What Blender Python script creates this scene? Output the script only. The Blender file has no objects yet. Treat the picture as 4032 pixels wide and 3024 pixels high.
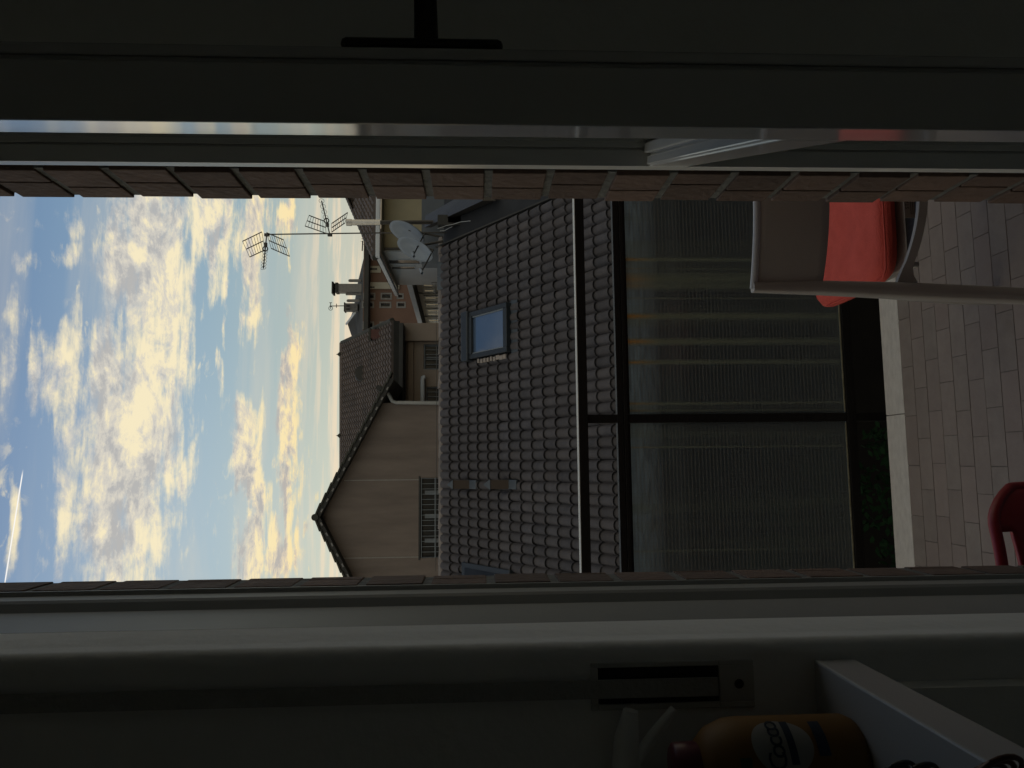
import bpy, math, random
from math import sin, cos, tan, radians as rad, pi, sqrt
from mathutils import Vector as V, Matrix
random.seed(7)
S = bpy.context.scene
COL = S.collection

# ------------------------------------------------------------------ camera
# world: x runs along the house wall, y points out of the door, z is up (metres, balcony floor = 0)
H = 1.46
FPX = 2900.0                       # focal length in pixels of the 4032 px wide photograph
AL, DE, RO = rad(6.1), rad(2.65), rad(.31)
Z = V((0, 0, 1))
F0 = V((sin(AL), cos(AL), 0)); R0 = V((cos(AL), -sin(AL), 0))
FW = F0*cos(DE) - Z*sin(DE); UV = Z*cos(DE) + F0*sin(DE)
RT = R0*cos(RO) - UV*sin(RO); UP = UV*cos(RO) + R0*sin(RO)
EYE = V((0, 0, H))
cam = bpy.data.cameras.new('camera'); camo = bpy.data.objects.new('camera', cam); COL.objects.link(camo)
cam.sensor_width = 36; cam.lens = 36*FPX/4032; cam.clip_start = .02; cam.clip_end = 2000
m = Matrix((-UP, RT, -FW)).transposed().to_4x4(); m.translation = EYE   # the phone was held on its side
camo.matrix_world = m
S.camera = camo
S.view_settings.view_transform = 'Standard'; S.view_settings.look = 'None'
S.view_settings.exposure = 0; S.view_settings.gamma = 1
S.render.engine = 'CYCLES'
S.cycles.max_bounces = 10; S.cycles.diffuse_bounces = 6; S.cycles.transparent_max_bounces = 12
S.cycles.use_denoising = True
S.cycles.sample_clamp_indirect = 10

def ray(x, y):
    return FW + RT*((1512-y)/FPX) - UP*((x-2016)/FPX)
def aty(x, y, Y): d = ray(x, y); return EYE + d*(Y/d.y)
def atx(x, y, X): d = ray(x, y); return EYE + d*(X/d.x)
def atz(x, y, Zz): d = ray(x, y); return EYE + d*((Zz-H)/d.z)
def azel(x, y):
    d = ray(x, y).normalized(); return math.atan2(d.x, d.y), math.asin(d.z)

# ------------------------------------------------------------------ sky and sun
SUN_AZ, SUN_EL = rad(-6), rad(8.0)     # azimuth from +y towards +x
W = bpy.data.worlds.new('World'); S.world = W; W.use_nodes = True
nt = W.node_tree; N = nt.nodes; L = nt.links; N.clear()
def nd(t, **k):
    n = N.new(t)
    for a, b in k.items(): setattr(n, a, b)
    return n
def setin(n, i, v):
    if isinstance(v, bpy.types.NodeSocket): L.new(v, n.inputs[i])
    else: n.inputs[i].default_value = v
def mth(op, a, b=None, c=None, clamp=False):
    n = nd('ShaderNodeMath', operation=op, use_clamp=clamp); setin(n, 0, a)
    if b is not None: setin(n, 1, b)
    if c is not None: setin(n, 2, c)
    return n.outputs[0]
def vm(op, a, b=None, out=0):
    n = nd('ShaderNodeVectorMath', operation=op); setin(n, 0, a)
    if b is not None: setin(n, 1, b)
    return n.outputs[out]
def sstep(x, a, b, lo=0., hi=1.):
    n = nd('ShaderNodeMapRange', interpolation_type='SMOOTHSTEP'); setin(n, 0, x)
    n.inputs[1].default_value = a; n.inputs[2].default_value = b; n.inputs[3].default_value = lo; n.inputs[4].default_value = hi
    return n.outputs[0]
def noise(vec, scale, detail=6, rough=.55, dist=0.):
    n = nd('ShaderNodeTexNoise'); setin(n, 'Vector', vec)
    n.inputs['Scale'].default_value = scale; n.inputs['Detail'].default_value = detail
    n.inputs['Roughness'].default_value = rough; n.inputs['Distortion'].default_value = dist
    return n.outputs['Fac']
def mixc(f, a, b, bt='MIX'):
    n = nd('ShaderNodeMix', data_type='RGBA', blend_type=bt); n.clamp_factor = True
    setin(n, 0, f); setin(n, 6, a); setin(n, 7, b); return n.outputs[2]

tc = nd('ShaderNodeTexCoord')
gen = tc.outputs['Generated']
sep = nd('ShaderNodeSeparateXYZ'); L.new(gen, sep.inputs[0])
az = mth('ARCTAN2', sep.outputs[0], sep.outputs[1])
el = mth('ARCSINE', sep.outputs[2])
ae = nd('ShaderNodeCombineXYZ'); L.new(az, ae.inputs[0]); L.new(el, ae.inputs[1])
ae = ae.outputs[0]
# cloud layer flattened by perspective: direction / height
zz = mth('ADD', mth('MAXIMUM', sep.outputs[2], 0.), .07)
pl = nd('ShaderNodeCombineXYZ'); L.new(mth('DIVIDE', sep.outputs[0], zz), pl.inputs[0]); L.new(mth('DIVIDE', sep.outputs[1], zz), pl.inputs[1])
pl = pl.outputs[0]
warp = vm('MULTIPLY', vm('SUBTRACT', nd('ShaderNodeTexNoise').outputs['Color'], (.5, .5, .5)), (.26, .085, 0))
wn = warp.node.inputs[0].links[0].from_node.inputs[0].links[0].from_node
L.new(pl, wn.inputs['Vector']); wn.inputs['Scale'].default_value = 2.2; wn.inputs['Detail'].default_value = 5
aw = vm('ADD', ae, warp)
# cloud banks: place (x, y in the photograph's own pixels -> azimuth and elevation), half sizes in pixels, weight
BANKS = [(530, 1850, 165, 560, 1.0), (560, 1050, 170, 420, 1.0), (600, 1450, 120, 300, .9), (640, 850, 150, 200, .8),
         (840, 880, 95, 260, .95), (800, 1020, 60, 160, .6), (1010, 1000, 42, 240, 1.0), (1015, 840, 40, 160, .9), (1105, 840, 34, 130, .95),
         (240, 1440, 110, 190, .8), (300, 1330, 60, 120, .6), (255, 1900, 75, 400, .62), (240, 2200, 80, 150, .6),
         (990, 1680, 60, 150, .95), (980, 1900, 62, 230, 1.0), (985, 2160, 55, 190, .95),
         (1165, 1430, 34, 130, .95), (1160, 1660, 40, 190, 1.0), (1130, 1850, 36, 150, .8), (1120, 2140, 68, 150, 1.0),
         (760, 1830, 34, 130, .8), (885, 1460, 22, 120, .72), (805, 1230, 14, 120, .7), (925, 1260, 12, 70, .7), (880, 1000, 30, 90, .6),
         (60, 1060, 70, 70, .68), (130, 1020, 45, 60, .72), (270, 1010, 50, 80, .66), (40, 1280, 40, 120, .6), (290, 880, 40, 80, .6), (250, 820, 60, 90, .45),
         (10, 2060, 28, 260, .8), (150, 870, 30, 50, .6), (1235, 2000, 16, 66, .75), (830, 2010, 22, 60, .6), (700, 1500, 60, 300, .55), (20, 1500, 40, 200, .5)]
mask = None; under = None
for (x, y, rx, ry, w) in BANKS:
    a0, e0 = azel(x, y); a1, _ = azel(x, y-ry); a2, _ = azel(x, y+ry); _, e1 = azel(x-rx, y); _, e2 = azel(x+rx, y)
    ra = abs(a1-a2)/2*1.25; re = abs(e1-e2)/2*1.25
    d = vm('MULTIPLY', vm('SUBTRACT', aw, (a0, e0, 0)), (1/ra, 1/re, 0))
    ln = vm('LENGTH', d, out='Value')
    s = mth('MULTIPLY', sstep(ln, 0.15, 1.80, 1.16, 0.), w**1.35)
    mask = s if mask is None else mth('MAXIMUM', mask, s)
    sy = nd('ShaderNodeSeparateXYZ'); L.new(d, sy.inputs[0])
    lb = mth('MULTIPLY', mth('MULTIPLY', sy.outputs[1], s), -.42 if x > 900 else -.16)
    under = lb if under is None else mth('ADD', under, lb)
a0, e0 = azel(700, 1500)
away = vm('LENGTH', vm('MULTIPLY', vm('SUBTRACT', ae, (a0, e0, 0)), (1/.40, 1/.42, 0)), out='Value')
outw = sstep(away, .9, 1.5)
lowf = sstep(noise(pl, .55, 3), .36, .54)
mask = mth('MAXIMUM', mask, mth('MULTIPLY', mth('MULTIPLY', outw, lowf), .80))  # unseen clouds out of view, cover raised to brighten the ground
n1 = noise(pl, 4.2, 10, .66, .45)
strk = nd('ShaderNodeMapping'); strk.inputs['Scale'].default_value = (.42, 1.9, 1); strk.inputs['Rotation'].default_value = (0, 0, .22); L.new(pl, strk.inputs[0])
n2 = noise(strk.outputs[0], 7.5, 8, .62, .2)
nn = mth('ADD', mth('MULTIPLY', n1, .45), mth('MULTIPLY', n2, .55))
dens = mth('ADD', mask, mth('MULTIPLY', mth('ADD', mth('MULTIPLY', mth('SUBTRACT', noise(pl, 17., 8, .7, .6), .5), .18), mth('SUBTRACT', nn, .5)), 3.3))
alpha = sstep(dens, .42, 1.04)
alpha = mth('MULTIPLY', alpha, sstep(mask, .02, .22))
# loose small puffs everywhere above the low haze
pf = noise(pl, 11., 7, .62, .5); pg = sstep(noise(pl, 2.6, 3), .46, .62)
puff = mth('MULTIPLY', mth('MULTIPLY', sstep(pf, .56, .68), pg), sstep(el, .24, .40, 0., .75))
alpha = mth('MAXIMUM', alpha, puff)
# shading of the cloud: lit from the low sun ahead, grey where thick
shift = nd('ShaderNodeMapping'); shift.inputs['Location'].default_value = (.03, -.07, 0); L.new(pl, shift.inputs[0])
ns = noise(shift.outputs[0], 4.2, 10, .66, .45)
lit = mth('ADD', mth('MULTIPLY', mth('SUBTRACT', ns, n1), -4.0), .66)
lit = mth('ADD', lit, under)
core = sstep(noise(strk.outputs[0], 3.4, 7, .62, .6), .42, .60)
thick = mth('MULTIPLY', sstep(dens, .75, 1.35), core)
lit = mth('SUBTRACT', mth('ADD', lit, sstep(dens, .55, .95, .22, 0.)), mth('MULTIPLY', thick, .30))
lit = mth('ADD', lit, mth('MULTIPLY', mth('SUBTRACT', noise(pl, 15., 9, .72, .4), .5), 2.1))
lit = mth('ADD', lit, 0., clamp=True)
lowsun = sstep(el, .16, .36)
bright = mixc(lowsun, (8.8, 6.8, 3.1, 1), (8.5, 7.4, 4.9, 1))
shade = mixc(lowsun, (4.3, 3.8, 3.4, 1), (4.2, 4.1, 3.95, 1))
mid_ = mixc(lowsun, (6.4, 5.1, 3.5, 1), (6.1, 5.7, 4.9, 1))
ccol = mixc(sstep(lit, .45, 1.), mixc(sstep(lit, .05, .55), shade, mid_), bright)
skyt = nd('ShaderNodeTexSky', sky_type='NISHITA', sun_disc=False)
skyt.sun_elevation = SUN_EL; skyt.sun_rotation = SUN_AZ; skyt.air_density = 1.0; skyt.dust_density = .8; skyt.ozone_density = 2.6; skyt.altitude = 200
tint = mixc(1., skyt.outputs[0], (1.0, 1.08, 1.18, 1), 'MULTIPLY')
tint.node.clamp_result = False
base = mixc(sstep(el, .66, .20, 0., .90), tint, mixc(sstep(el, .15, .36), mixc(sstep(el, .08, .21), (6.2, 5.2, 3.7, 1), (4.5, 4.75, 3.8, 1)), (2.5, 3.6, 4.0, 1)))
# thin high veil, seen as streaks above the horizon
veil = mth('MULTIPLY', sstep(noise(strk.outputs[0], 1.6, 6, .6, .4), .42, .74), mth('MULTIPLY', sstep(el, .02, .09), .35))
base = mixc(veil, base, (6.0, 5.6, 4.6, 1))
col = mixc(mth('MULTIPLY', alpha, .93), base, ccol)
# warm streaks low over the roofs
hz = mth('MULTIPLY', mth('MULTIPLY', sstep(el, .07, .14), sstep(el, .26, .17)), sstep(noise(strk.outputs[0], 3.2, 8, .6), .46, .62))
col = mixc(mth('MULTIPLY', hz, .5), col, (9.4, 7.0, 4.6, 1))
# condensation trail: a thin great-circle segment
d1 = ray(20, 2290).normalized(); d2 = ray(87, 1872).normalized(); nrm = d1.cross(d2).normalized(); mid = (d1+d2).normalized()
ct = mth('MULTIPLY', sstep(mth('ABSOLUTE', vm('DOT_PRODUCT', gen, tuple(nrm), out='Value')), .0003, .00085, 1., 0.),
         sstep(vm('DOT_PRODUCT', gen, tuple(mid), out='Value'), d1.dot(mid)-.0005, d1.dot(mid)+.0002))
col = mixc(ct, col, (8.5, 8.3, 8.0, 1))
bg = nd('ShaderNodeBackground'); bg.inputs[1].default_value = .114; L.new(col, bg.inputs[0])
wo = nd('ShaderNodeOutputWorld'); L.new(bg.outputs[0], wo.inputs[0])
W.cycles.sampling_method = 'MANUAL'; W.cycles.sample_map_resolution = 1024

sd = bpy.data.lights.new('sun', 'SUN'); sd.energy = .35; sd.angle = rad(2); sd.color = (1, .78, .55)
so = bpy.data.objects.new('sun', sd); COL.objects.link(so)
sv = V((sin(SUN_AZ)*cos(SUN_EL), cos(SUN_AZ)*cos(SUN_EL), sin(SUN_EL)))
so.rotation_euler = sv.to_track_quat('Z', 'Y').to_euler(); so.location = (0, 0, 20)

# ------------------------------------------------------------------ materials
def lin(h):
    return tuple(((int(h[i:i+2], 16)/255)/12.92 if int(h[i:i+2], 16)/255 <= .04045 else ((int(h[i:i+2], 16)/255+.055)/1.055)**2.4) for i in (0, 2, 4))
MATS = {}
def mat(name, c, rough=.7, c2=None, scale=8., amt=.5, bump=0., bscale=60., metal=0., spec=.5, rnd=0., coat=0., stretch=None, rnd2=None):
    """base colour c drifting to c2 with noise, per-object random value shift rnd, fine bump"""
    M = bpy.data.materials.new(name); M.use_nodes = True; t = M.node_tree; b = t.nodes['Principled BSDF']
    def new(k): return t.nodes.new(k)
    b.inputs['Roughness'].default_value = rough; b.inputs['Metallic'].default_value = metal
    b.inputs['Specular IOR Level'].default_value = spec; b.inputs['Coat Weight'].default_value = coat
    tcn = new('ShaderNodeTexCoord'); vec = tcn.outputs['Object']
    if rnd:
        oo = new('ShaderNodeObjectInfo'); va = new('ShaderNodeVectorMath'); va.operation = 'MULTIPLY_ADD'; va.inputs[1].default_value = (41., 23., 31.)
        t.links.new(oo.outputs['Random'], va.inputs[0]); t.links.new(vec, va.inputs[2]); vec = va.outputs[0]
    if stretch:
        mp = new('ShaderNodeMapping'); mp.inputs['Scale'].default_value = stretch; t.links.new(vec, mp.inputs[0]); vec = mp.outputs[0]
    c = tuple(c) + (1,); c2 = tuple(c2 or [v*.7 for v in c[:3]])[:3] + (1,)
    nz = new('ShaderNodeTexNoise'); nz.inputs['Scale'].default_value = scale; nz.inputs['Detail'].default_value = 6; nz.inputs['Roughness'].default_value = .6
    t.links.new(vec, nz.inputs['Vector'])
    mr = new('ShaderNodeMapRange'); mr.inputs[1].default_value = .35; mr.inputs[2].default_value = .7; mr.inputs[4].default_value = amt
    t.links.new(nz.outputs['Fac'], mr.inputs[0])
    mx = new('ShaderNodeMix'); mx.data_type = 'RGBA'; mx.inputs[6].default_value = c; mx.inputs[7].default_value = c2
    t.links.new(mr.outputs[0], mx.inputs[0]); out = mx.outputs[2]
    if rnd or rnd2:
        oi = new('ShaderNodeObjectInfo')
        if rnd2:
            m2 = new('ShaderNodeMix'); m2.data_type = 'RGBA'; m2.inputs[7].default_value = tuple(rnd2)+(1,)
            mm = new('ShaderNodeMath'); mm.operation = 'MULTIPLY'; mm.inputs[1].default_value = .6
            t.links.new(oi.outputs['Random'], mm.inputs[0]); t.links.new(mm.outputs[0], m2.inputs[0]); t.links.new(out, m2.inputs[6]); out = m2.outputs[2]
        if rnd:
            hv = new('ShaderNodeHueSaturation'); q = new('ShaderNodeMath'); q.operation = 'MULTIPLY_ADD'; q.inputs[1].default_value = rnd*2; q.inputs[2].default_value = 1-rnd
            w2 = new('ShaderNodeTexWhiteNoise'); w2.noise_dimensions = '1D'; t.links.new(oi.outputs['Random'], w2.inputs['W'])
            t.links.new(w2.outputs['Value'], q.inputs[0]); t.links.new(q.outputs[0], hv.inputs['Value']); t.links.new(out, hv.inputs['Color']); out = hv.outputs[0]
    t.links.new(out, b.inputs['Base Color'])
    rr = new('ShaderNodeMapRange'); rr.inputs[3].default_value = rough*.85; rr.inputs[4].default_value = min(1, rough*1.2)
    t.links.new(nz.outputs['Fac'], rr.inputs[0]); t.links.new(rr.outputs[0], b.inputs['Roughness'])
    if bump:
        n2 = new('ShaderNodeTexNoise'); n2.inputs['Scale'].default_value = bscale; n2.inputs['Detail'].default_value = 4; t.links.new(vec, n2.inputs['Vector'])
        bp = new('ShaderNodeBump'); bp.inputs['Strength'].default_value = min(1, bump); bp.inputs['Distance'].default_value = .004 if bump <= 1 else .02
        t.links.new(n2.outputs['Fac'], bp.inputs['Height']); t.links.new(bp.outputs[0], b.inputs['Normal'])
    MATS[name] = M
    return M
mat('tile', (.076, .072, .077), .68, (.045, .045, .051), 5, .8, .5, 30, rnd=.17, rnd2=(.084, .074, .072), spec=.2)
mat('ridge_tile', (.20, .175, .16), .75, (.10, .09, .085), 9, .8, .5, 40, rnd=.32)
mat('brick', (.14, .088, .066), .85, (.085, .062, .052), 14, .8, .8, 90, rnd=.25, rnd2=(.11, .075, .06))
mat('outer_brick_bounce', (.30, .20, .15), .85, (.22, .15, .11), 4, .8, .6, 60)  # unseen face, paler than the jamb brick to bounce light onto the chair
mat('mortar', (.16, .16, .155), .95, (.07, .072, .07), 60, .8, .9, 120)
mat('mortar_light', (.16, .165, .158), .95, (.09, .093, .09), 60, .8, .9, 120)
mat('sealant', (.03, .03, .03), .8)
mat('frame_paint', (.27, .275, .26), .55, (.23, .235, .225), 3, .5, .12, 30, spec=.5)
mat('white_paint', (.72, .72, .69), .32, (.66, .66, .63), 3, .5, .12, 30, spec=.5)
mat('white_gloss', (.70, .70, .67), .13, (.64, .64, .61), 3, .4, .03, 20, spec=.6)
mat('plaster_white', (.82, .82, .79), .8, (.76, .76, .73), 4, .5, .3, 60)
mat('plaster_room', (.89, .88, .82), .85, (.83, .82, .76), 3, .5, .3, 60)
mat('dark_metal', (.015, .014, .013), .45, (.03, .022, .016), 20, .6, .3, 80, spec=.5)
mat('rail_metal', (.009, .009, .009), .42, (.025, .021, .018), 34, .5, .4, 50, spec=.22, stretch=(1, 8, 8))
mat('cap_paint', (.62, .62, .58), .4, (.30, .30, .28), 60, .5, .4, 50, stretch=(.6, 8, 8))
mat('putty', (.42, .40, .27), .8, (.2, .19, .12), 50, .8)
mat('bronze', (.05, .03, .018), .3, (.03, .02, .014), 20, .6, metal=.6)
mat('winder_plate', (.55, .55, .51), .6, (.34, .34, .31), 12, .5)
mat('strap', (.40, .40, .38), .9, (.33, .33, .31), 90, .6, .5, 200)
mat('board', (.46, .46, .45), .38, (.41, .41, .40), 3, .4, .08, 30)
mat('floor_tile', (.365, .318, .29), .75, (.29, .25, .228), 16, .9, .4, 60, rnd=.06, rnd2=(.365, .295, .27))
mat('grout', (.27, .24, .22), .95, (.20, .175, .16), 40)
mat('marble', (.93, .90, .85), .5, (.70, .67, .63), 22, .75, .3, 90, stretch=(1, 2.4, 1))
mat('resin_shaded', (.02, .02, .02), .6)  # near-black resin, carries the shade under the cushion as colour
mat('resin_grey', (.42, .395, .365), .42, (.32, .305, .285), 5, .5, .15, 300)
mat('resin_skylit', (.46, .47, .49), .35, (.40, .41, .43), 5, .5, .1, 200)  # paler, bluer copy of the grey resin, sky light in its colour
mat('resin_red', (.30, .010, .016), .45, (.25, .008, .014), 6, .6, .05, 60)
mat('cushion_red', (.82, .125, .09), .95, (.70, .10, .07), 18, .8, .9, 300)
mat('wall_peach', (.185, .153, .134), .95, (.130, .107, .095), 1.1, 1., .6, 14, stretch=(2.2, 1, .40))
mat('wall_brown', (.30, .245, .20), .95, (.25, .205, .17), 1.4, .8, .4, 14)
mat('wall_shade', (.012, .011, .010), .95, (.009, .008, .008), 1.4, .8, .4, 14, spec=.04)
mat('wall_ochre', (.29, .26, .175), .95, (.23, .21, .145), 1.1, .8, .3, 14)
mat('wall_grey', (.34, .385, .43), .95, (.29, .33, .375), .9, .8, .3, 14)
mat('wall_dark_grey', (.11, .125, .145), .95, (.085, .10, .12), 1.8, .8, .3, 20)
mat('wall_red', (.165, .10, .075), .95, (.13, .08, .062), .8, .8, .3, 10)
mat('wall_cream', (.34, .325, .275), .95, (.38, .36, .29), .8, .7, .3, 10)
mat('wall_white', (.62, .62, .60), .95, (.46, .47, .47), .9, .8, .3, 10)
mat('render_joint', (.27, .26, .245), .9)
mat('roof_far', (.13, .105, .095), .9, (.08, .07, .066), 1.3, .8, .5, 12)
mat('annex_roof', (.022, .025, .03), .8, (.014, .016, .02), 2)
mat('roof_dark', (.045, .045, .042), .9, (.03, .03, .03), 1.5, .8, .3, 10)
mat('moss_edge', (.055, .055, .048), .95, (.03, .035, .028), 3, .9, .6, 30)
mat('gutter_white', (.56, .60, .64), .85, (.46, .5, .54), 2, .5, spec=.1)
mat('pipe_grey', (.30, .31, .31), .5, (.22, .23, .23), 5, .5)
mat('steel', (.42, .43, .45), .25, (.32, .33, .34), 9, .5, metal=.9)
mat('lead', (.075, .09, .108), .5, (.05, .065, .085), 6, .7, .4, 30, metal=.3)
mat('antenna_metal', (.05, .048, .045), .5, (.035, .035, .034), 9, .5, metal=.3)
mat('dish', (.22, .26, .31), .6, (.18, .215, .26), 5, .7, .1, 30)
mat('skylight_frame', (.034, .042, .05), .45, (.024, .03, .038), 8, .6, metal=.3)
mat('window_dark', (.016, .018, .02), .15, (.03, .032, .034), 1.5, .7, spec=.22)
mat('grille', (.19, .22, .245), .5, (.14, .16, .18), 10, .5)
mat('window_frame', (.17, .19, .21), .5)
mat('chimney_wood', (.055, .04, .03), .9, (.055, .04, .032), 12, .8, .5, 60)
mat('concrete', (.22, .215, .21), .9, (.15, .15, .15), 6, .7, .5, 40)
mat('asphalt', (.05, .05, .05), .95, (.035, .036, .035), 1.5, .7, .3, 20)
mat('leaf', (.008, .026, .008), .8, (.004, .012, .005), 3, .9, spec=.08)
mat('bark', (.03, .024, .02), .95, (.02, .016, .013), 10, spec=.1)
mat('bottle_orange', (.20, .098, .014), .6, (.17, .075, .010), 6, .4)
mat('cap_pink', (.13, .025, .042), .4, (.11, .02, .035), 8, .4)
mat('label_white', (.30, .30, .28), .6, (.25, .25, .24), 20, .4)
mat('print_blue', (.015, .03, .06), .6)
mat('print_green', (.03, .08, .04), .6)
mat('print_dark', (.05, .04, .035), .8)
mat('sticker', (.24, .20, .17), .8, (.20, .165, .14), 30, .5)
mat('plastic_clear', (.86, .88, .85), .4, (.8, .82, .79), 6, .4)
mat('wire_copper', (.14, .075, .055), .45, (.10, .06, .05), 20, .5, metal=.4)
mat('wire_dark', (.08, .08, .08), .4, metal=.5)
mat('stone_bits', (.30, .26, .23), .9, (.18, .16, .15), 20)
mat('tile_red', (.10, .045, .04), .9, (.08, .04, .035), 10)
def glass_mat():
    """wired, rippled, rust-streaked balcony glass"""
    M = bpy.data.materials.new('wired_glass'); M.use_nodes = True; t = M.node_tree; t.nodes.clear()
    def new(k, **kw):
        n = t.nodes.new(k)
        for a, b in kw.items(): setattr(n, a, b)
        return n
    lk = t.links.new
    def mt(op, a, b=None, clamp=False):
        n = new('ShaderNodeMath', operation=op, use_clamp=clamp)
        for i, v in enumerate((a, b)):
            if v is None: continue
            if isinstance(v, (int, float)): n.inputs[i].default_value = v
            else: lk(v, n.inputs[i])
        return n.outputs[0]
    tcn = new('ShaderNodeTexCoord'); sp = new('ShaderNodeSeparateXYZ'); lk(tcn.outputs['Object'], sp.inputs[0])
    X, Zc = sp.outputs[0], sp.outputs[2]
    wob = new('ShaderNodeTexNoise'); wob.inputs['Scale'].default_value = 30; lk(tcn.outputs['Object'], wob.inputs['Vector'])
    wv = mt('MULTIPLY', wob.outputs['Fac'], .0010)
    def grid(c, pitch, wdt):
        f = mt('FRACT', mt('DIVIDE', mt('ADD', c, wv), pitch))
        return mt('SUBTRACT', 1., mt('DIVIDE', mt('ABSOLUTE', mt('SUBTRACT', f, .5)), wdt/pitch), True)
    wires = mt('MAXIMUM', mt('MULTIPLY', grid(Zc, .0138, .0042), 1.0), mt('MULTIPLY', grid(X, .0138, .0036), .6))
    # run-down streaks: noise stretched along z, stronger where rain leaves rust below the upper bar
    cx = new('ShaderNodeCombineXYZ'); lk(mt('ADD', X, mt('MULTIPLY', wob.outputs['Fac'], .006)), cx.inputs[0]); lk(mt('MULTIPLY', Zc, .03), cx.inputs[2])
    s1 = new('ShaderNodeTexNoise'); s1.inputs['Scale'].default_value = 16; s1.inputs['Detail'].default_value = 5; lk(cx.outputs[0], s1.inputs['Vector'])
    st = new('ShaderNodeMapRange'); st.inputs[1].default_value = .50; st.inputs[2].default_value = .72; lk(s1.outputs['Fac'], st.inputs[0])
    s2 = new('ShaderNodeTexNoise'); s2.inputs['Scale'].default_value = 5; s2.inputs['Detail'].default_value = 2; lk(cx.outputs[0], s2.inputs['Vector'])
    streak = st.outputs[0]
    lines = None
    # individual rust runs where the photograph shows them: position along the rail, width, weight
    for (px, w, k) in ((1022, .006, .8), (1100, .02, .7), (1125, .014, .6), (1245, .009, 1.), (1346, .010, 1.), (1427, .007, .9), (1590, .005, .7), (1618, .004, .5), (1762, .003, .6), (2172, .004, .35), (1058, .003, .4), (1175, .004, .35)):
        x0 = aty(2480, px, 2.72).x
        d = mt('DIVIDE', mt('ABSOLUTE', mt('SUBTRACT', mt('ADD', X, mt('MULTIPLY', mt('SUBTRACT', wob.outputs['Fac'], .5), .006)), x0)), w*1.7)
        g = mt('MULTIPLY', mt('SUBTRACT', 1., d, True), k)
        lines = g if lines is None else mt('MAXIMUM', lines, g)
    fade = new('ShaderNodeMapRange'); lk(Zc, fade.inputs[0]); fade.inputs[1].default_value = .77; fade.inputs[2].default_value = .90
    fade2 = new('ShaderNodeMapRange'); lk(Zc, fade2.inputs[0]); fade2.inputs[1].default_value = .1; fade2.inputs[2].default_value = .9; fade2.inputs[3].default_value = .38; fade2.inputs[4].default_value = .95
    rust = mt('MULTIPLY', lines, fade.outputs[0])
    grime = mt('ADD', mt('MULTIPLY', lines, fade2.outputs[0]), mt('MULTIPLY', streak, mt('ADD', mt('MULTIPLY', fade.outputs[0], .32), .12)), True)
    mx = new('ShaderNodeMix', data_type='RGBA'); mx.inputs[6].default_value = (.34, .36, .25, 1); mx.inputs[7].default_value = (.9, .46, .10, 1); lk(rust, mx.inputs[0])
    dif = new('ShaderNodeBsdfDiffuse'); lk(mx.outputs[2], dif.inputs[0])
    trl = new('ShaderNodeBsdfTranslucent'); lk(mx.outputs[2], trl.inputs[0])
    dt = new('ShaderNodeMixShader'); dt.inputs[0].default_value = .55; lk(dif.outputs[0], dt.inputs[1]); lk(trl.outputs[0], dt.inputs[2])
    # pane: rough see-through glass
    wav = new('ShaderNodeTexWave'); wav.bands_direction = 'Z'; wav.inputs['Scale'].default_value = 9; wav.inputs['Distortion'].default_value = 1.5; lk(tcn.outputs['Object'], wav.inputs['Vector'])
    bp = new('ShaderNodeBump'); bp.inputs['Strength'].default_value = .25; bp.inputs['Distance'].default_value = .002; lk(wob.outputs['Fac'], bp.inputs['Height'])
    rf = new('ShaderNodeBsdfRefraction'); rf.inputs['IOR'].default_value = 1.02; rf.inputs['Roughness'].default_value = .5; rf.inputs['Color'].default_value = (.5, .54, .55, 1); lk(bp.outputs[0], rf.inputs['Normal'])
    gl = new('ShaderNodeBsdfGlossy'); gl.inputs['Roughness'].default_value = .2; gl.inputs['Color'].default_value = (.8, .85, .85, 1)
    fr = new('ShaderNodeFresnel'); fr.inputs[0].default_value = 1.4
    pn = new('ShaderNodeMixShader'); lk(fr.outputs[0], pn.inputs[0]); lk(rf.outputs[0], pn.inputs[1]); lk(gl.outputs[0], pn.inputs[2])
    bd = new('ShaderNodeMixShader'); zc1 = new('ShaderNodeCombineXYZ'); lk(mt('MULTIPLY', X, .12), zc1.inputs[0]); lk(Zc, zc1.inputs[2])
    zn = new('ShaderNodeTexNoise'); zn.inputs['Scale'].default_value = 95; zn.inputs['Detail'].default_value = 3; lk(zc1.outputs[0], zn.inputs['Vector'])
    zm = new('ShaderNodeMapRange'); zm.inputs[1].default_value = .38; zm.inputs[2].default_value = .62; zm.inputs[3].default_value = .25; zm.inputs[4].default_value = 1.; lk(zn.outputs['Fac'], zm.inputs[0])
    lk(mt('ADD', mt('MULTIPLY', mt('MULTIPLY', fade.outputs[0], .75), zm.outputs[0]), .07), bd.inputs[0])  # paler ribbed top band painted in for the roof showing through
    d0 = new('ShaderNodeBsdfTranslucent'); d0.inputs[0].default_value = (.42, .46, .47, 1); lk(pn.outputs[0], bd.inputs[1]); lk(d0.outputs[0], bd.inputs[2])
    a = new('ShaderNodeMixShader'); lk(grime, a.inputs[0]); lk(bd.outputs[0], a.inputs[1]); lk(dt.outputs[0], a.inputs[2])
    wd = new('ShaderNodeBsdfDiffuse'); wd.inputs[0].default_value = (.34, .34, .31, 1)
    b = new('ShaderNodeMixShader'); lk(mt('MULTIPLY', wires, .42), b.inputs[0]); lk(a.outputs[0], b.inputs[1]); lk(wd.outputs[0], b.inputs[2])
    o = new('ShaderNodeOutputMaterial'); lk(b.outputs[0], o.inputs[0]); MATS['wired_glass'] = M
glass_mat()
def clear_glass():
    M = bpy.data.materials.new('pane_glass'); M.use_nodes = True; b = M.node_tree.nodes['Principled BSDF']
    b.inputs['Base Color'].default_value = (.07, .11, .18, 1); b.inputs['Roughness'].default_value = .04; b.inputs['Specular IOR Level'].default_value = .8
    b.inputs['IOR'].default_value = 2.3
    MATS['pane_glass'] = M
clear_glass()
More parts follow.
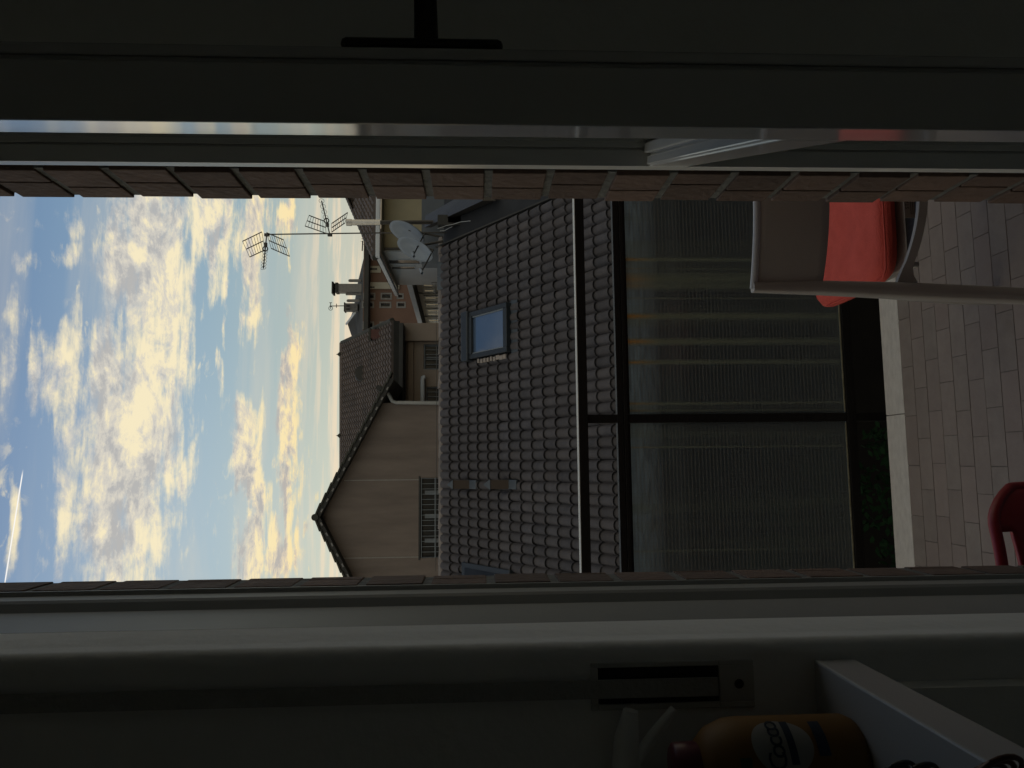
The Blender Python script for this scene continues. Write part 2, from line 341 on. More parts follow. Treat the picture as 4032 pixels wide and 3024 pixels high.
def lace():
    M = bpy.data.materials.new('door_glass'); M.use_nodes = True; b = M.node_tree.nodes['Principled BSDF']
    b.inputs['Base Color'].default_value = (.9, .95, .93, 1); b.inputs['Roughness'].default_value = .03; b.inputs['Transmission Weight'].default_value = 1; b.inputs['IOR'].default_value = 1.45
    MATS['door_glass'] = M
lace()

# ------------------------------------------------------------------ mesh helpers
class MB:
    def __init__(s): s.v = []; s.f = []; s.sm = []
    def add(s, vs, fs, smooth=False):
        o = len(s.v); s.v += [tuple(v) for v in vs]; s.f += [tuple(i+o for i in f) for f in fs]; s.sm += [smooth]*len(fs); return s
    def box(s, x0, x1, y0, y1, z0, z1):
        x0, x1 = sorted((x0, x1)); y0, y1 = sorted((y0, y1)); z0, z1 = sorted((z0, z1))
        return s.add([(x0, y0, z0), (x1, y0, z0), (x1, y1, z0), (x0, y1, z0), (x0, y0, z1), (x1, y0, z1), (x1, y1, z1), (x0, y1, z1)],
                     [(0, 3, 2, 1), (4, 5, 6, 7), (0, 1, 5, 4), (1, 2, 6, 5), (2, 3, 7, 6), (3, 0, 4, 7)])
    def obox(s, c, ax, h):
        c = V(c); a = [V(q)*k for q, k in zip(ax, h)]
        P = [c+a[0]*i+a[1]*j+a[2]*k for k in (-1, 1) for (i, j) in ((-1, -1), (1, -1), (1, 1), (-1, 1))]
        return s.add(P, [(0, 3, 2, 1), (4, 5, 6, 7), (0, 1, 5, 4), (1, 2, 6, 5), (2, 3, 7, 6), (3, 0, 4, 7)])
    def tube(s, pts, r, n=6, caps=True):
        pts = [V(p) for p in pts]; rs = r if isinstance(r, (list, tuple)) else [r]*len(pts); vs = []
        up = None
        for i, p in enumerate(pts):
            d = (pts[min(i+1, len(pts)-1)]-pts[max(i-1, 0)]).normalized()
            if up is None: up = V((0, 0, 1)) if abs(d.z) < .9 else V((1, 0, 0))
            a = d.cross(up).normalized(); b = a.cross(d).normalized(); up = b
            vs += [p + (a*cos(2*pi*k/n)+b*sin(2*pi*k/n))*rs[i] for k in range(n)]
        fs = [(i*n+k, i*n+(k+1) % n, (i+1)*n+(k+1) % n, (i+1)*n+k) for i in range(len(pts)-1) for k in range(n)]
        s.add(vs, fs, True)
        if caps:
            o = len(pts)-1
            s.add(vs[:n], [tuple(range(n-1, -1, -1))]); s.add(vs[o*n:], [tuple(range(n))])
        return s
    def ring(s, c, ax, R, r, n=14, k=5):
        ax = V(ax).normalized(); a = ax.orthogonal().normalized(); b = ax.cross(a)
        return s.tube([V(c)+(a*cos(2*pi*i/n)+b*sin(2*pi*i/n))*R for i in range(n+1)], r, k, False)
    def lathe(s, c, prof, n=20, ax=(0, 0, 1)):
        ax = V(ax).normalized(); a = ax.orthogonal().normalized(); b = ax.cross(a); c = V(c); vs = []
        for r, h in prof: vs += [c + ax*h + (a*cos(2*pi*k/n)+b*sin(2*pi*k/n))*r for k in range(n)]
        fs = [(i*n+k, i*n+(k+1) % n, (i+1)*n+(k+1) % n, (i+1)*n+k) for i in range(len(prof)-1) for k in range(n)]
        return s.add(vs, fs, True)
    def prism(s, poly, d):
        n = len(poly); P = [V(p) for p in poly]; d = V(d)
        return s.add(P+[p+d for p in P], [tuple(range(n))[::-1], tuple(range(n, 2*n))]+[(i, (i+1) % n, n+(i+1) % n, n+i) for i in range(n)])
    def mesh(s, name, m, off=(0, 0, 0)):
        me = bpy.data.meshes.new(name); o = V(off)
        me.from_pydata([tuple(V(v)-o) for v in s.v], [], s.f)
        me.polygons.foreach_set('use_smooth', s.sm)
        me.materials.append(MATS[m]); me.update(); return me
    def build(s, name, m, parent=None, bevel=0., label=None):
        off = V((0, 0, 0)); p = parent
        while p is not None: off = off + p.location; p = p.parent
        ob = bpy.data.objects.new(name, s.mesh(name, m, off)); COL.objects.link(ob)
        if parent: ob.parent = parent
        if bevel:
            bm = ob.modifiers.new('b', 'BEVEL'); bm.width = bevel; bm.segments = 2; bm.limit_method = 'ANGLE'; bm.harden_normals = False
        if label: ob['label'] = label
        return ob
def thing(name, label, cat, loc=(0, 0, 0), group=None):
    o = bpy.data.objects.new(name, None); COL.objects.link(o); o.location = V(loc); o.empty_display_size = .1
    o['label'] = label; o['category'] = cat
    if group: o['group'] = group
    return o
def tag(o, label, cat, group=None):
    o['label'] = label; o['category'] = cat
    if group: o['group'] = group
    return o
def structure(o): o['kind'] = 'structure'; return o
def stuff(o): o['kind'] = 'stuff'; return o
def inst(me, name, parent, M):
    o = bpy.data.objects.new(name, me); COL.objects.link(o); o.parent = parent; o.matrix_local = M; return o
def fixn(o):
    import bmesh
    b = bmesh.new(); b.from_mesh(o.data); bmesh.ops.recalc_face_normals(b, faces=b.faces); b.to_mesh(o.data); b.free(); return o
def wallgrid(mb, x0, x1, z0, z1, y0, y1, holes):
    xs = sorted({x0, x1} | {h[0] for h in holes} | {h[1] for h in holes}); zs = sorted({z0, z1} | {h[2] for h in holes} | {h[3] for h in holes})
    xs = [v for v in xs if x0 <= v <= x1]; zs = [v for v in zs if z0 <= v <= z1]
    for a, b in zip(xs, xs[1:]):
        for c, d in zip(zs, zs[1:]):
            mx, mz = (a+b)/2, (c+d)/2
            if not any(h[0] < mx < h[1] and h[2] < mz < h[3] for h in holes): mb.box(a, b, y0, y1, c, d)
    return mb

# ================================================================== GROUND
g = MB().box(-500, 500, -400, 900, -9.3, -9.0).build('ground', 'asphalt'); structure(g)

# ================================================================== THE HOUSE WE STAND IN
XL, XR = -.1375, .343             # faces of the brick reveals
YO = .934                          # outer wall face
CH = .0745                         # brick course
root = thing('brick_wall', 'brick outer wall of the house around the open balcony door', 'wall', (0, YO, 0))
core = MB()
wallgrid(core, -7, 7, -9, 2.98, .80, YO-.006, [(XL-.115, XR+.11, .0, 2.42)])
core.build('masonry', 'mortar', root)
# outer face bricks beyond the reveals (out of the frame) stay one relief mesh
rel = MB()
for k in range(-4, 39):
    z = k*CH
    off = (k % 2)*.13
    x = -3.0 + off
    while x < 3.2:
        a, b = x, x+.252
        for (p, q) in ((a, min(b, XL-.118)), (max(a, XR+.113), b)) if 0 <= z < 2.42 else ((a, b),):
            if q-p > .03: rel.box(p, q, YO-.03, YO-.0005, z, z+CH-.010)
        x += .262
stuff(rel.build('outer_bricks', 'outer_brick_bounce', root))
rn = random.Random(3)
zphase = aty(1240, 785, YO).z % CH
for side in (-1, 1):
    for k in range(0, 32):
        z = k*CH + zphase - CH + .005
        if z < -.02 or z > 2.40: continue
        jit = rn.uniform(-.0016, .0016) if side > 0 else rn.uniform(-.0006, .0006)
        if side > 0: xa, xb = XR+jit, XR+.108
        else: xa, xb = XL-.108, XL+jit
        split = .045+rn.uniform(-.012, .012)
        yn = .846 if side > 0 else .872
        ys = [(yn, yn+split-.0012), (yn+split+.0012, YO)] if (k % 2 == 0 or side > 0) else [(yn, YO)]
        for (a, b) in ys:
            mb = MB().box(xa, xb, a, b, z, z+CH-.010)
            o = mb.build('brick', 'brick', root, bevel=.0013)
        if k < 31 and z+CH < 2.4:
            pass
    # mortar bed behind, slightly recessed
    mo = MB()
    for k in range(0, 33):
        z = k*CH + zphase - CH - .0055
        if side > 0: mo.box(XR+.0028+rn.uniform(-.0008, .0018), XR+.1085, .845, YO-.0022, z, z+.0112)
        else: mo.box(XL-.1085, XL-.0012-rn.uniform(-.0004, .0006), .871, YO-.0016, z, z+.0112)
    mo.build('mortar_bed', 'mortar_light', root)
    if side > 0: MB().box(XR+.012, XR+.108, .829, .8455, 0, 2.4).build('sealant_joint', 'sealant', root)
ro = MB().prism([(-7.2, 1.05, 2.95), (-7.2, 1.05, 3.0), (-7.2, -7, 4.9), (-7.2, -7, 4.85)], (14.4, 0, 0)); fixn(ro.build('roof', 'roof_far', root))
# lintel over the opening
MB().box(XL-.11, XR+.11, .80, YO-.003, 2.405, 2.4195).build('lintel', 'mortar', root)

# door frame: fixed posts, profile seen edge-on on the left
fr = thing('door_frame', 'white painted wooden frame of the balcony door', 'door frame', (0, .8, 0))
fl = MB()
def poststrip(pts, z0, z1, mb):
    """closed plan polygon -> vertical post"""
    mb.prism([(x, y, z0) for x, y in pts], (0, 0, z1-z0))
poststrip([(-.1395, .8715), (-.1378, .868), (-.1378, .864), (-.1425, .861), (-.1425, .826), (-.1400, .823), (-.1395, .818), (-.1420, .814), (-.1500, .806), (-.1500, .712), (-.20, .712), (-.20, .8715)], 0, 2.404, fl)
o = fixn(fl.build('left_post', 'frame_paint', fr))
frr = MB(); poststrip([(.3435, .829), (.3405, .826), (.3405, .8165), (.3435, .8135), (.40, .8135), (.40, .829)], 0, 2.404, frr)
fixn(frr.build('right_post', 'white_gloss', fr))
MB().box(-.149, .342, .815, .868, 2.36, 2.404).build('head', 'white_paint', fr)
MB().box(-.137, .342, .80, .93, -.03, -.003).build('threshold', 'marble', fr)

# inner plaster: reveals and room walls
YI = .64
rv = MB()
# left reveal with a rounded arris
pts = [(-.1501, .7118), (-.1515, .69), (-.1535, .668)] + [(-.1535-.012*(1-cos(a)), .652-.012*sin(a)) for a in [i*pi/2/18 for i in range(19)]] + [(-.28, YI), (-.28, .711)]
poststrip(pts, -.02, 2.6, rv)
o = fixn(rv.build('left_reveal', 'plaster_white')); structure(o)
iw = MB()
wallgrid(iw, -1.2, -.27, -.02, 2.7, YI+.001, .80, [])
wallgrid(iw, .362, 1.2, -.02, 2.7, YI+.001, .72, [])
wallgrid(iw, -.281, .362, 2.5, 2.7, YI+.001, .80, [])
structure(iw.build('front_wall', 'plaster_room'))
structure(MB().box(-1.3, -1.2, -1.5, .80, -.02, 2.7).build('left_wall', 'plaster_room'))
structure(MB().box(1.2, 1.3, -1.5, .80, -.02, 2.7).build('right_wall', 'plaster_room'))
structure(MB().box(-1.3, 1.3, -1.6, -1.5, -.02, 2.7).build('back_wall', 'plaster_room'))
structure(MB().box(-1.4, 1.4, -1.7, .92, 2.7, 2.8).build('ceiling', 'plaster_room'))
structure(MB().box(-1.4, 1.4, -1.7, .80, -.2, -.02).build('kitchen_floor', 'plaster_white'))

# ------------------------------------------------------------------ open door leaf
lf = thing('door_leaf', 'open white door leaf with dark handle, glazed above and below a middle rail', 'door', (.338, .810, 0))
P0 = V((.338, .810, 0)); P1 = V((.180, .378, 0)); U = (P1-P0).normalized(); LEN = (P1-P0).length; Wd = V((U.y, -U.x, 0)) * -1
if Wd.x < 0: Wd = -Wd
Zv = V((0, 0, 1))
def lbox(u0, u1, w0, w1, z0, z1, mb=None):
    mb = mb or MB(); c = P0+U*((u0+u1)/2)+Wd*((w0+w1)/2)+Zv*((z0+z1)/2)
    return mb.obox(c, (U, Wd, Zv), (abs(u1-u0)/2, abs(w1-w0)/2, abs(z1-z0)/2))
TH = .038
zt, zb = aty(2545, 650, .81).z, aty(2700, 650, .81).z
hs = lbox(-.024, 0, 0, .0185, .02, 2.34); lbox(-.024, -.003, .0185, .0205, .02, 2.34, hs); lbox(-.024, 0, .0205, TH, .02, 2.34, hs)
hs.build('hinge_stile', 'white_paint', lf, bevel=.0008)
fs_ = lbox(LEN-.075, LEN, 0, .030, .02, 2.34); lbox(LEN-.075, LEN-.003, .030, .0325, .02, 2.34, fs_); lbox(LEN-.075, LEN, .0325, TH, .02, 2.34, fs_)
fs_.build('closing_stile', 'white_gloss', lf, bevel=.0012)
mr_ = lbox(.0005, LEN-.0755, 0, TH-.002, zb, zt-.003)
lbox(.0005, LEN-.0755, .002, .012, zt-.003, zt, mr_); lbox(.0005, LEN-.0755, .0145, .026, zt-.003, zt+.004, mr_)
mr_.build('middle_rail', 'white_gloss', lf, bevel=.0015)
lbox(.0005, LEN-.0755, 0, TH-.002, .02, .12).build('bottom_rail', 'white_paint', lf)
lbox(.0005, LEN-.0755, 0, TH-.002, 2.25, 2.34).build('top_rail', 'white_paint', lf)
lbox(.0005, LEN-.0755, .027, .031, .1205, zb-.0005).build('pane', 'door_glass', lf)
lbox(.0005, LEN-.0755, .027, .031, zt+.0005, 2.2495).build('pane', 'door_glass', lf)
# handle on the room side
z0, z1 = aty(1990, 190, .345).z, aty(1290, 190, .345).z
hd = lbox(LEN-.045, LEN-.012, TH+.0006, TH+.0075, z0, z1).build('handle', 'dark_metal', lf, bevel=.003)
zs = (aty(1600, 160, .34).z+aty(1700, 160, .34).z)/2
nk = MB(); c = P0+U*(LEN-.028)+Zv*zs; nk.tube([c+Wd*(TH+.007), c+Wd*(TH+.03), c+Wd*(TH+.06)], [.0068, .0062, .0062], 12)
nk.build('spindle', 'dark_metal', hd)
lv = MB(); c2 = c+Wd*(TH+.052)
lv.tube([c2+Zv*.002, c2-Zv*.012-U*.004, c2-Zv*.021-U*.01-Wd*.012], [.0075, .0068, .0055], 12)
lv.build('lever', 'bronze', hd)
lbox(LEN-.034, LEN-.026, TH+.0075, TH+.0090, z0+.006, z0+.012).build('screw', 'steel', hd)

# ------------------------------------------------------------------ strap and winder of the roller shutter
ws = thing('shutter_winder', 'flush shutter strap winder with its grey strap on the dark wall', 'strap winder', (-.19, YI, 1.3))
a = aty(2324, 2610, YI); b = aty(2970, 2780, YI); xc = (a.x+b.x)/2
pl_ = MB(); fx0, fx1, fz0, fz1 = b.x, a.x, b.z, a.z
wallgrid(pl_, fx0, fx1, fz0, fz1, YI-.0025, YI+.0005, [(fx0+.005, fx1-.004, fz0+.030, fz1-.006)])
pl_.build('cover_plate', 'winder_plate', ws, bevel=.0008)
MB().box(fx0+.005, fx1-.004, YI-.0003, YI+.0003, fz0+.030, fz1-.006).build('slot', 'sealant', ws)
MB().lathe((xc, YI-.0025, fz0+.013), [(.0001, .0006), (.0035, .0006), (.004, 0)], 14, (0, -1, 0)).build('screw', 'dark_metal', ws)
MB().box(-.1965, -.1815, YI-.006, YI-.0045, fz0+.032, 2.45).build('strap', 'strap', ws)

# ------------------------------------------------------------------ shelf with bottles at the lower left
SZ = aty(3202, 2617, YI).z; SX = -.17
sh = thing('wall_shelf', 'white laminate shelf at the lower left, two bottles on it', 'shelf', (SX, YI, SZ))
MB().box(-.62, SX, .12, YI-.0005, SZ-.036, SZ).build('board', 'board', sh, bevel=.002)
MB().box(-.62, SX-.02, YI-.02, YI-.0005, SZ-.30, SZ-.0365).build('back_panel', 'plaster_room', sh)
MB().box(-.62, -.60, .12, YI-.0205, SZ-.9, SZ-.0365).build('side_panel', 'board', sh)

def lettering(txt, size, M, matn, name, parent, ext=.0002):
    cu = bpy.data.curves.new(name, 'FONT'); cu.body = txt; cu.size = size; cu.extrude = ext; cu.align_x = 'CENTER'; cu.align_y = 'CENTER'; cu.resolution_u = 3
    tmp = bpy.data.objects.new(name, cu); COL.objects.link(tmp)
    dg = bpy.context.evaluated_depsgraph_get(); me = bpy.data.meshes.new_from_object(tmp.evaluated_get(dg)); bpy.data.objects.remove(tmp)
    me.materials.clear(); me.materials.append(MATS[matn])
    o = bpy.data.objects.new(name, me); COL.objects.link(o); o.parent = parent
    off = V((0, 0, 0)); p = parent
    while p is not None: off += p.location; p = p.parent
    M = M.copy(); M.translation = M.translation - off; o.matrix_local = M
    return o
R_ = .034
bc = V((aty(3000, 2822, .58).x-R_, .578, SZ))
bt = thing('orange_bottle', 'orange detergent bottle with pink cap and white oval label on the white shelf', 'bottle', bc)
HB = aty(2640, 2850, .578).z - SZ
MB().lathe(bc, [(.001, .0005), (R_*.93, .0005), (R_, .006), (R_, HB*.62), (R_*.97, HB*.70), (R_*.80, HB*.80), (R_*.55, HB*.86), (.001, HB*.865)], 32).build('body', 'bottle_orange', bt)
MB().lathe(bc, [(R_*.50, HB*.861), (R_*.52, HB*.87), (R_*.50, HB*.985), (R_*.42, HB), (.001, HB)], 24).build('cap', 'cap_pink', bt)
def onbody(th, z, r=R_): return bc + V((sin(th)*r, -cos(th)*r, z))
def patch(mb, th0, th1, z0, z1, r, n=10, shape=None):
    vs = []; fs = []
    for i in range(n+1):
        t = th0+(th1-th0)*i/n
        q = sqrt(max(0, 1-((i/n-.5)*2)**2)) if shape else 1
        zc, h = (z0+z1)/2, (z1-z0)/2*max(q, .02)
        vs += [onbody(t, zc-h, r), onbody(t, zc+h, r)]
    for i in range(n): fs.append((2*i, 2*i+2, 2*i+3, 2*i+1))
    return mb.add(vs, fs, True)
patch(MB(), .15, 1.35, HB*.30, HB*.62, R_+.0006, 20, True).build('label', 'label_white', bt)
patch(MB(), .35, 1.3, HB*.395, HB*.435, R_+.0012, 14).build('label_band', 'print_blue', bt)
patch(MB(), .5, 1.3, HB*.22, HB*.28, R_+.0008, 14).build('label_band', 'print_blue', bt)
patch(MB(), -.1, .5, HB*.64, HB*.70, R_*.985+.0012, 12).build('label_band', 'print_green', bt)
for k, chh in enumerate('Cocco'):
    th = .42+k*.19; p = onbody(th, HB*.50, R_+.0014)
    xx = V((cos(th), sin(th), 0)); nn_ = V((sin(th), -cos(th), 0))
    M = Matrix((xx, Zv, nn_)).transposed().to_4x4(); M.translation = p
    lettering(chh, .019, M, 'print_blue', 'lettering', bt)
sc_ = V((bc.x-.037, .618, SZ))
sp_ = thing('spray_bottle', 'translucent white trigger spray bottle next to the orange bottle', 'bottle', sc_)
hs2 = aty(2452, 2830, .60).z - SZ
MB().lathe(sc_, [(.001, .0005), (.020, .0005), (.021, .006), (.021, hs2*.5), (.020, hs2*.66), (.014, hs2*.74), (.013, hs2*.77)], 26).build('body', 'plastic_clear', sp_)
hd2 = MB(); top = sc_+Zv*hs2
hd2.lathe(sc_, [(.016, hs2*.751), (.016, hs2*.82), (.010, hs2*.86)], 18)
hd2.tube([sc_+Zv*hs2*.86, sc_+Zv*hs2*.95], [.010, .011], 10)
hd2.tube([top+V((-.035, 0, -.006)), top+V((0, 0, -.004)), top+V((.044, 0, -.006)), top+V((.066, 0, -.010))], [.010, .013, .010, .006], 10)
hd2.build('spray_head', 'plastic_clear', sp_)
tg = MB(); tg.tube([top+V((.026, 0, -.012)), top+V((.046, 0, -.028)), top+V((.066, 0, -.046))], [.005, .005, .004], 8); tg.build('trigger', 'plastic_clear', sp_)
# glimpses of things at the very edge: wire coils and a bag clip
for i, (x, y, r) in enumerate(((3500, 3020, .011), (3585, 3030, .011), (3895, 3020, .013))):
    p = atz(x+40, y+26, SZ+.010)
    cb = MB(); cb.ring(p, (.5, .8, .1), r, .0016, 18, 6); cb.ring(p+V((-.004, .006, 0)), (.5, .8, .1), r*.98, .0016, 18, 6); cb.ring(p+V((-.008, .012, 0)), (.5, .8, .1), r*.95, .0016, 18, 6)
    o = cb.build('wire_coil', 'wire_copper' if i == 2 else 'wire_dark')
    tag(o, ('steel wire coil on the shelf nearest the orange bottle', 'middle steel wire coil lying on the shelf', 'copper coloured wire coil lying farthest from the orange bottle')[i], 'coil', 'wire coils on the shelf')
cl = MB(); p = atz(3215, 2985, SZ+.03); cl.tube([p, p+V((-.01, -.03, -.006)), p+V((-.02, -.07, -.02))], [.004, .006, .006], 8)
tag(cl.build('bag_clip', 'plastic_clear'), 'clear plastic clip lying on the shelf in front of the orange bottle', 'clip')

# ================================================================== BALCONY
bf = bpy.data.objects.new('balcony_floor', MB().box(-4.5, 5.5, YO, 2.56, -.22, -.0035).mesh('balcony_floor', 'grout')); COL.objects.link(bf); structure(bf)
TW, TL = .068, .1665
yb = 2.457
rn = random.Random(11)
tiles = []; rest = MB()
protos = []
for k in range(6):
    mb = MB().box(0, TL-.0026, -(TW-.0023), 0, -.0034, -rn.uniform(0, .0014))
    protos.append(mb.mesh('floor_tile', 'floor_tile'))
row = 0
x_joint = atz(3200+880/1.843, 1500+600/1.843, 0).x
while yb - row*TW > YO+.02:
    y1 = yb-row*TW
    offx = x_joint + (0 if row % 2 == 0 else TL/2) + rn.uniform(-.008, .008) - 40*TL
    k = 0
    while offx + k*TL < 4.6:
        xa = offx+k*TL; k += 1
        if xa < -3.9: continue
        if -.62 < xa < 1.18 and len(tiles) < 292 and y1 > 1.0:
            o = inst(protos[(row*7+k*3) % 6], 'floor_tile', bf, Matrix.Translation((xa, y1, 0))); tiles.append(o)
        else: rest.box(xa, xa+TL-.0026, y1-(TW-.0023), y1, -.0034, -.0005)
    row += 1
o = stuff(rest.build('more_floor_tiles', 'floor_tile', bf))
xj = atz(3520, 1632, 0).x
x = xj-4*1.0
while x < 5:
    MB().box(x, x+.997, 2.4585, 2.572, -.03, .0).build('marble_slab', 'marble', bf, bevel=.002)
    x += 1.0

# railing
RY = 2.72
rl = thing('balcony_railing', 'black steel balcony railing with rust-streaked wired glass panes', 'railing', (0, RY, 0))
zt_ = [aty(v, 1800, RY).z for v in (2279, 2315, 2432, 2470, 3338, 3372)]
MB().box(-4.3, 5.3, RY-.0225, RY+.0225, zt_[0]+.0002, zt_[0]+.0022).build('cap_strip', 'cap_paint', rl)
MB().box(-4.3, 5.3, RY-.022, RY+.022, zt_[1], zt_[0]).build('top_rail', 'rail_metal', rl, bevel=.002)
mrl = MB().box(-4.3, 5.3, RY-.016, RY+.016, zt_[3]+.012, zt_[2]); mrl.box(-4.3, 5.3, RY-.022, RY+.012, zt_[3]-.002, zt_[3]+.0115)
mrl.build('upper_rail', 'rail_metal', rl, bevel=.0015)
MB().box(-4.3, 5.3, RY-.018, RY+.018, zt_[5], zt_[4]).build('lower_rail', 'rail_metal', rl, bevel=.0015)
PW = .031; xp = (aty(2600, 1632, RY).x+aty(2600, 1664, RY).x)/2
posts = [xp+k*1.27 for k in range(-3, 5)]
for q in posts:
    pm = MB(); pm.box(q-PW/2, q+PW/2, RY-.015, RY+.015, zt_[2]+.0005, zt_[1]-.0005)
    pm.box(q-PW/2, q+PW/2, RY-.015, RY+.015, zt_[4]+.0005, zt_[3]-.003); pm.box(q-PW/2, q+PW/2, RY-.015, RY+.015, -.40, zt_[5]-.0005)
    pm.box(q-PW/2, q+PW/2, 2.5605, RY-.0155, -.16, -.13)
    pm.build('post', 'rail_metal', rl)
for a, b in zip(posts, posts[1:]):
    MB().box(a+PW/2+.001, b-PW/2-.001, RY-.003, RY+.003, zt_[4]+.001, zt_[3]-.003).build('glass_pane', 'wired_glass', rl)
    be = MB(); be.box(a+PW/2+.001, b-PW/2-.001, RY-.012, RY-.004, zt_[3]-.012, zt_[3]-.003); MB().box(a+PW/2+.004, b-PW/2-.004, RY-.0075, RY-.0035, zt_[4]+.0015, zt_[4]+.0055).build('putty_strip', 'putty', rl)
    be.build('glazing_bead', 'rail_metal', rl)

# ================================================================== GREY CHAIR WITH RED CUSHION
CYr = 1.615
tl = aty(2965, 1150, CYr)
cx = tl.x + .245; hw = .245
ct_ = thing('grey_chair', 'grey resin armless chair seen from behind, red cushion on its seat', 'chair', (cx, CYr+.2, 0))
ztop = tl.z; zbot = aty(3238, 1105, CYr).z
def back_y(s): return CYr - .045*(1-s*s)
bk = MB(); n = 20; th = .012
def panel(mb, z0f, z1f, n=24, t=.012, m=8, w=hw-.018):
    vs = []; fs = []
    for j in range(m+1):
        for i in range(n+1):
            s = -1+2*i/n; z = z0f(s)+(z1f(s)-z0f(s))*j/m
            vs.append((cx+s*w, back_y(s)+.010*(j/m)**2, z))
    k = len(vs); vs += [(a, b+t, c) for a, b, c in vs]
    for j in range(m):
        for i in range(n):
            a = j*(n+1)+i; q = (a, a+1, a+n+2, a+n+1); fs.append(q); fs.append(tuple(v+k for v in q[::-1]))
    mb.add(vs, fs, True)
    ed = []
    for i in range(n):
        ed.append((i, i+1, i+1+k, i+k)); a = m*(n+1)+i; ed.append((a, a+1, a+1+k, a+k))
    o = len(mb.v)-len(vs); mb.f += [tuple(v+o for v in f) for f in ed]; mb.sm += [False]*len(ed)
    return mb
fixn(panel(bk, lambda s: zbot-.006*(1-s*s), lambda s: ztop-.008).build('backrest', 'resin_grey', ct_))
# rounded rim on top, caught sky light put into its paler resin
rim = MB(); rim.tube([(cx+(-1+2*i/24)*(hw-.012), back_y(-1+2*i/24)+.016, ztop-.008) for i in range(25)], .0085, 10)
rim.build('top_rim', 'resin_skylit', ct_)
def leg(mb, P, wx, wy):
    """tapered rounded-rectangle leg through the points P"""
    vs = []; fs = []; K = 12
    for i, p in enumerate(P):
        for k in range(K):
            a = 2*pi*k/K; c_, s_ = cos(a), sin(a); e = .55
            vs.append((p[0]+wx[i]*math.copysign(abs(c_)**e, c_), p[1]+wy[i]*math.copysign(abs(s_)**e, s_), p[2]))
    for i in range(len(P)-1):
        for k in range(K): fs.append((i*K+k, i*K+(k+1) % K, (i+1)*K+(k+1) % K, (i+1)*K+k))
    mb.add(vs, fs, True); mb.add(vs[:K], [tuple(range(K))]); mb.add(vs[-K:], [tuple(range(K))[::-1]]); return mb
for s in (-1, 1):
    P = [(cx+s*(hw-.013), CYr+.012, ztop-.004), (cx+s*(hw-.012), CYr+.010, zbot), (cx+s*(hw-.004), CYr+.008, .47), (cx+s*(hw+.012), CYr-.012, .22), (cx+s*(hw+.028), CYr-.035, 0)]
    fixn(leg(MB(), P, [.011, .0155, .019, .018, .015], [.012, .018, .020, .018, .015]).build('rear_leg', 'resin_grey', ct_))
    fx_ = abs(aty(3340, 1152, CYr+.40).x-cx); gx_ = abs(aty(3900, 1178, CYr+.36).x-cx)
    P = [(cx+s*(fx_-.012), CYr+.385, .42), (cx+s*(gx_-.004), CYr+.36, .12), (cx+s*gx_, CYr+.36, 0)]
    fixn(leg(MB(), P, [.022, .018, .015], [.022, .018, .015]).build('front_leg', 'resin_grey', ct_))
seat = MB(); seat.box(cx-.172, cx+.172, CYr+.05, CYr+.43, .425, .437); seat.box(cx-.172, cx+.172, CYr+.415, CYr+.43, .408, .4245)
for s in (-1, 1): seat.box(cx+s*.172, cx+s*.158, CYr+.0505, CYr+.4145, .408, .4245)
seat.build('seat', 'resin_grey', ct_, bevel=.004)
# hanging rear apron: a strap that sags in an arc between the rear legs
za, zc_ = aty(3575, 1045, CYr-.01).z, aty(3639, 804, CYr-.03).z - .004
ap = MB(); vs = []; fs = []; n = 30
for i in range(n+1):
    s = -1+2*i/n; zl = zc_+(za-zc_)*abs(s)**2.0
    fl_ = .028*max(0, (abs(s)-.82)/.18)**2
    zl -= fl_
    hgt = .020+.028*max(0, (abs(s)-.80)/.2)**2
    y = back_y(s)+.002
    vs += [(cx+s*(hw-.024), y, zl), (cx+s*(hw-.024), y, zl+hgt), (cx+s*(hw-.024), y+.012, zl+hgt), (cx+s*(hw-.024), y+.012, zl)]
for i in range(n):
    for k in range(4): fs.append((4*i+k, 4*i+(k+1) % 4, 4*i+4+(k+1) % 4, 4*i+4+k))
ap.add(vs, fs, False); fixn(ap.build('rear_apron', 'resin_grey', ct_))
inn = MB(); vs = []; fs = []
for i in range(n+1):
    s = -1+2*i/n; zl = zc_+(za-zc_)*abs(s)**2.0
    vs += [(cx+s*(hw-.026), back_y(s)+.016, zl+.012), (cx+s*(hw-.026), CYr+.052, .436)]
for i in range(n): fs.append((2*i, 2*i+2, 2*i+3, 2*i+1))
inn.add(vs, fs, False); inn.build('seat_gap_shade', 'resin_shaded', ct_)  # dark sheet that paints the shadow gap below the cushion
# rating sticker under the backrest opening
A = aty(3563, 858, CYr-.034); B = aty(3598, 790, CYr-.034)
st_ = MB().box(A.x, A.x+.075, CYr-.0345, CYr-.033, B.z, A.z).build('sticker', 'sticker', ct_)
M = Matrix((V((1, 0, 0)), V((0, 0, 1)), V((0, -1, 0)))).transposed().to_4x4(); M.translation = V((A.x+.040, CYr-.0347, A.z-.007))
lettering('STAMP', .013, M, 'print_dark', 'lettering', st_)
for k in range(3): MB().box(A.x+.008, A.x+.06-.006*k, CYr-.0350, CYr-.0346, A.z-.0155-.0045*k, A.z-.0142-.0045*k).build('print_line', 'print_dark', st_)
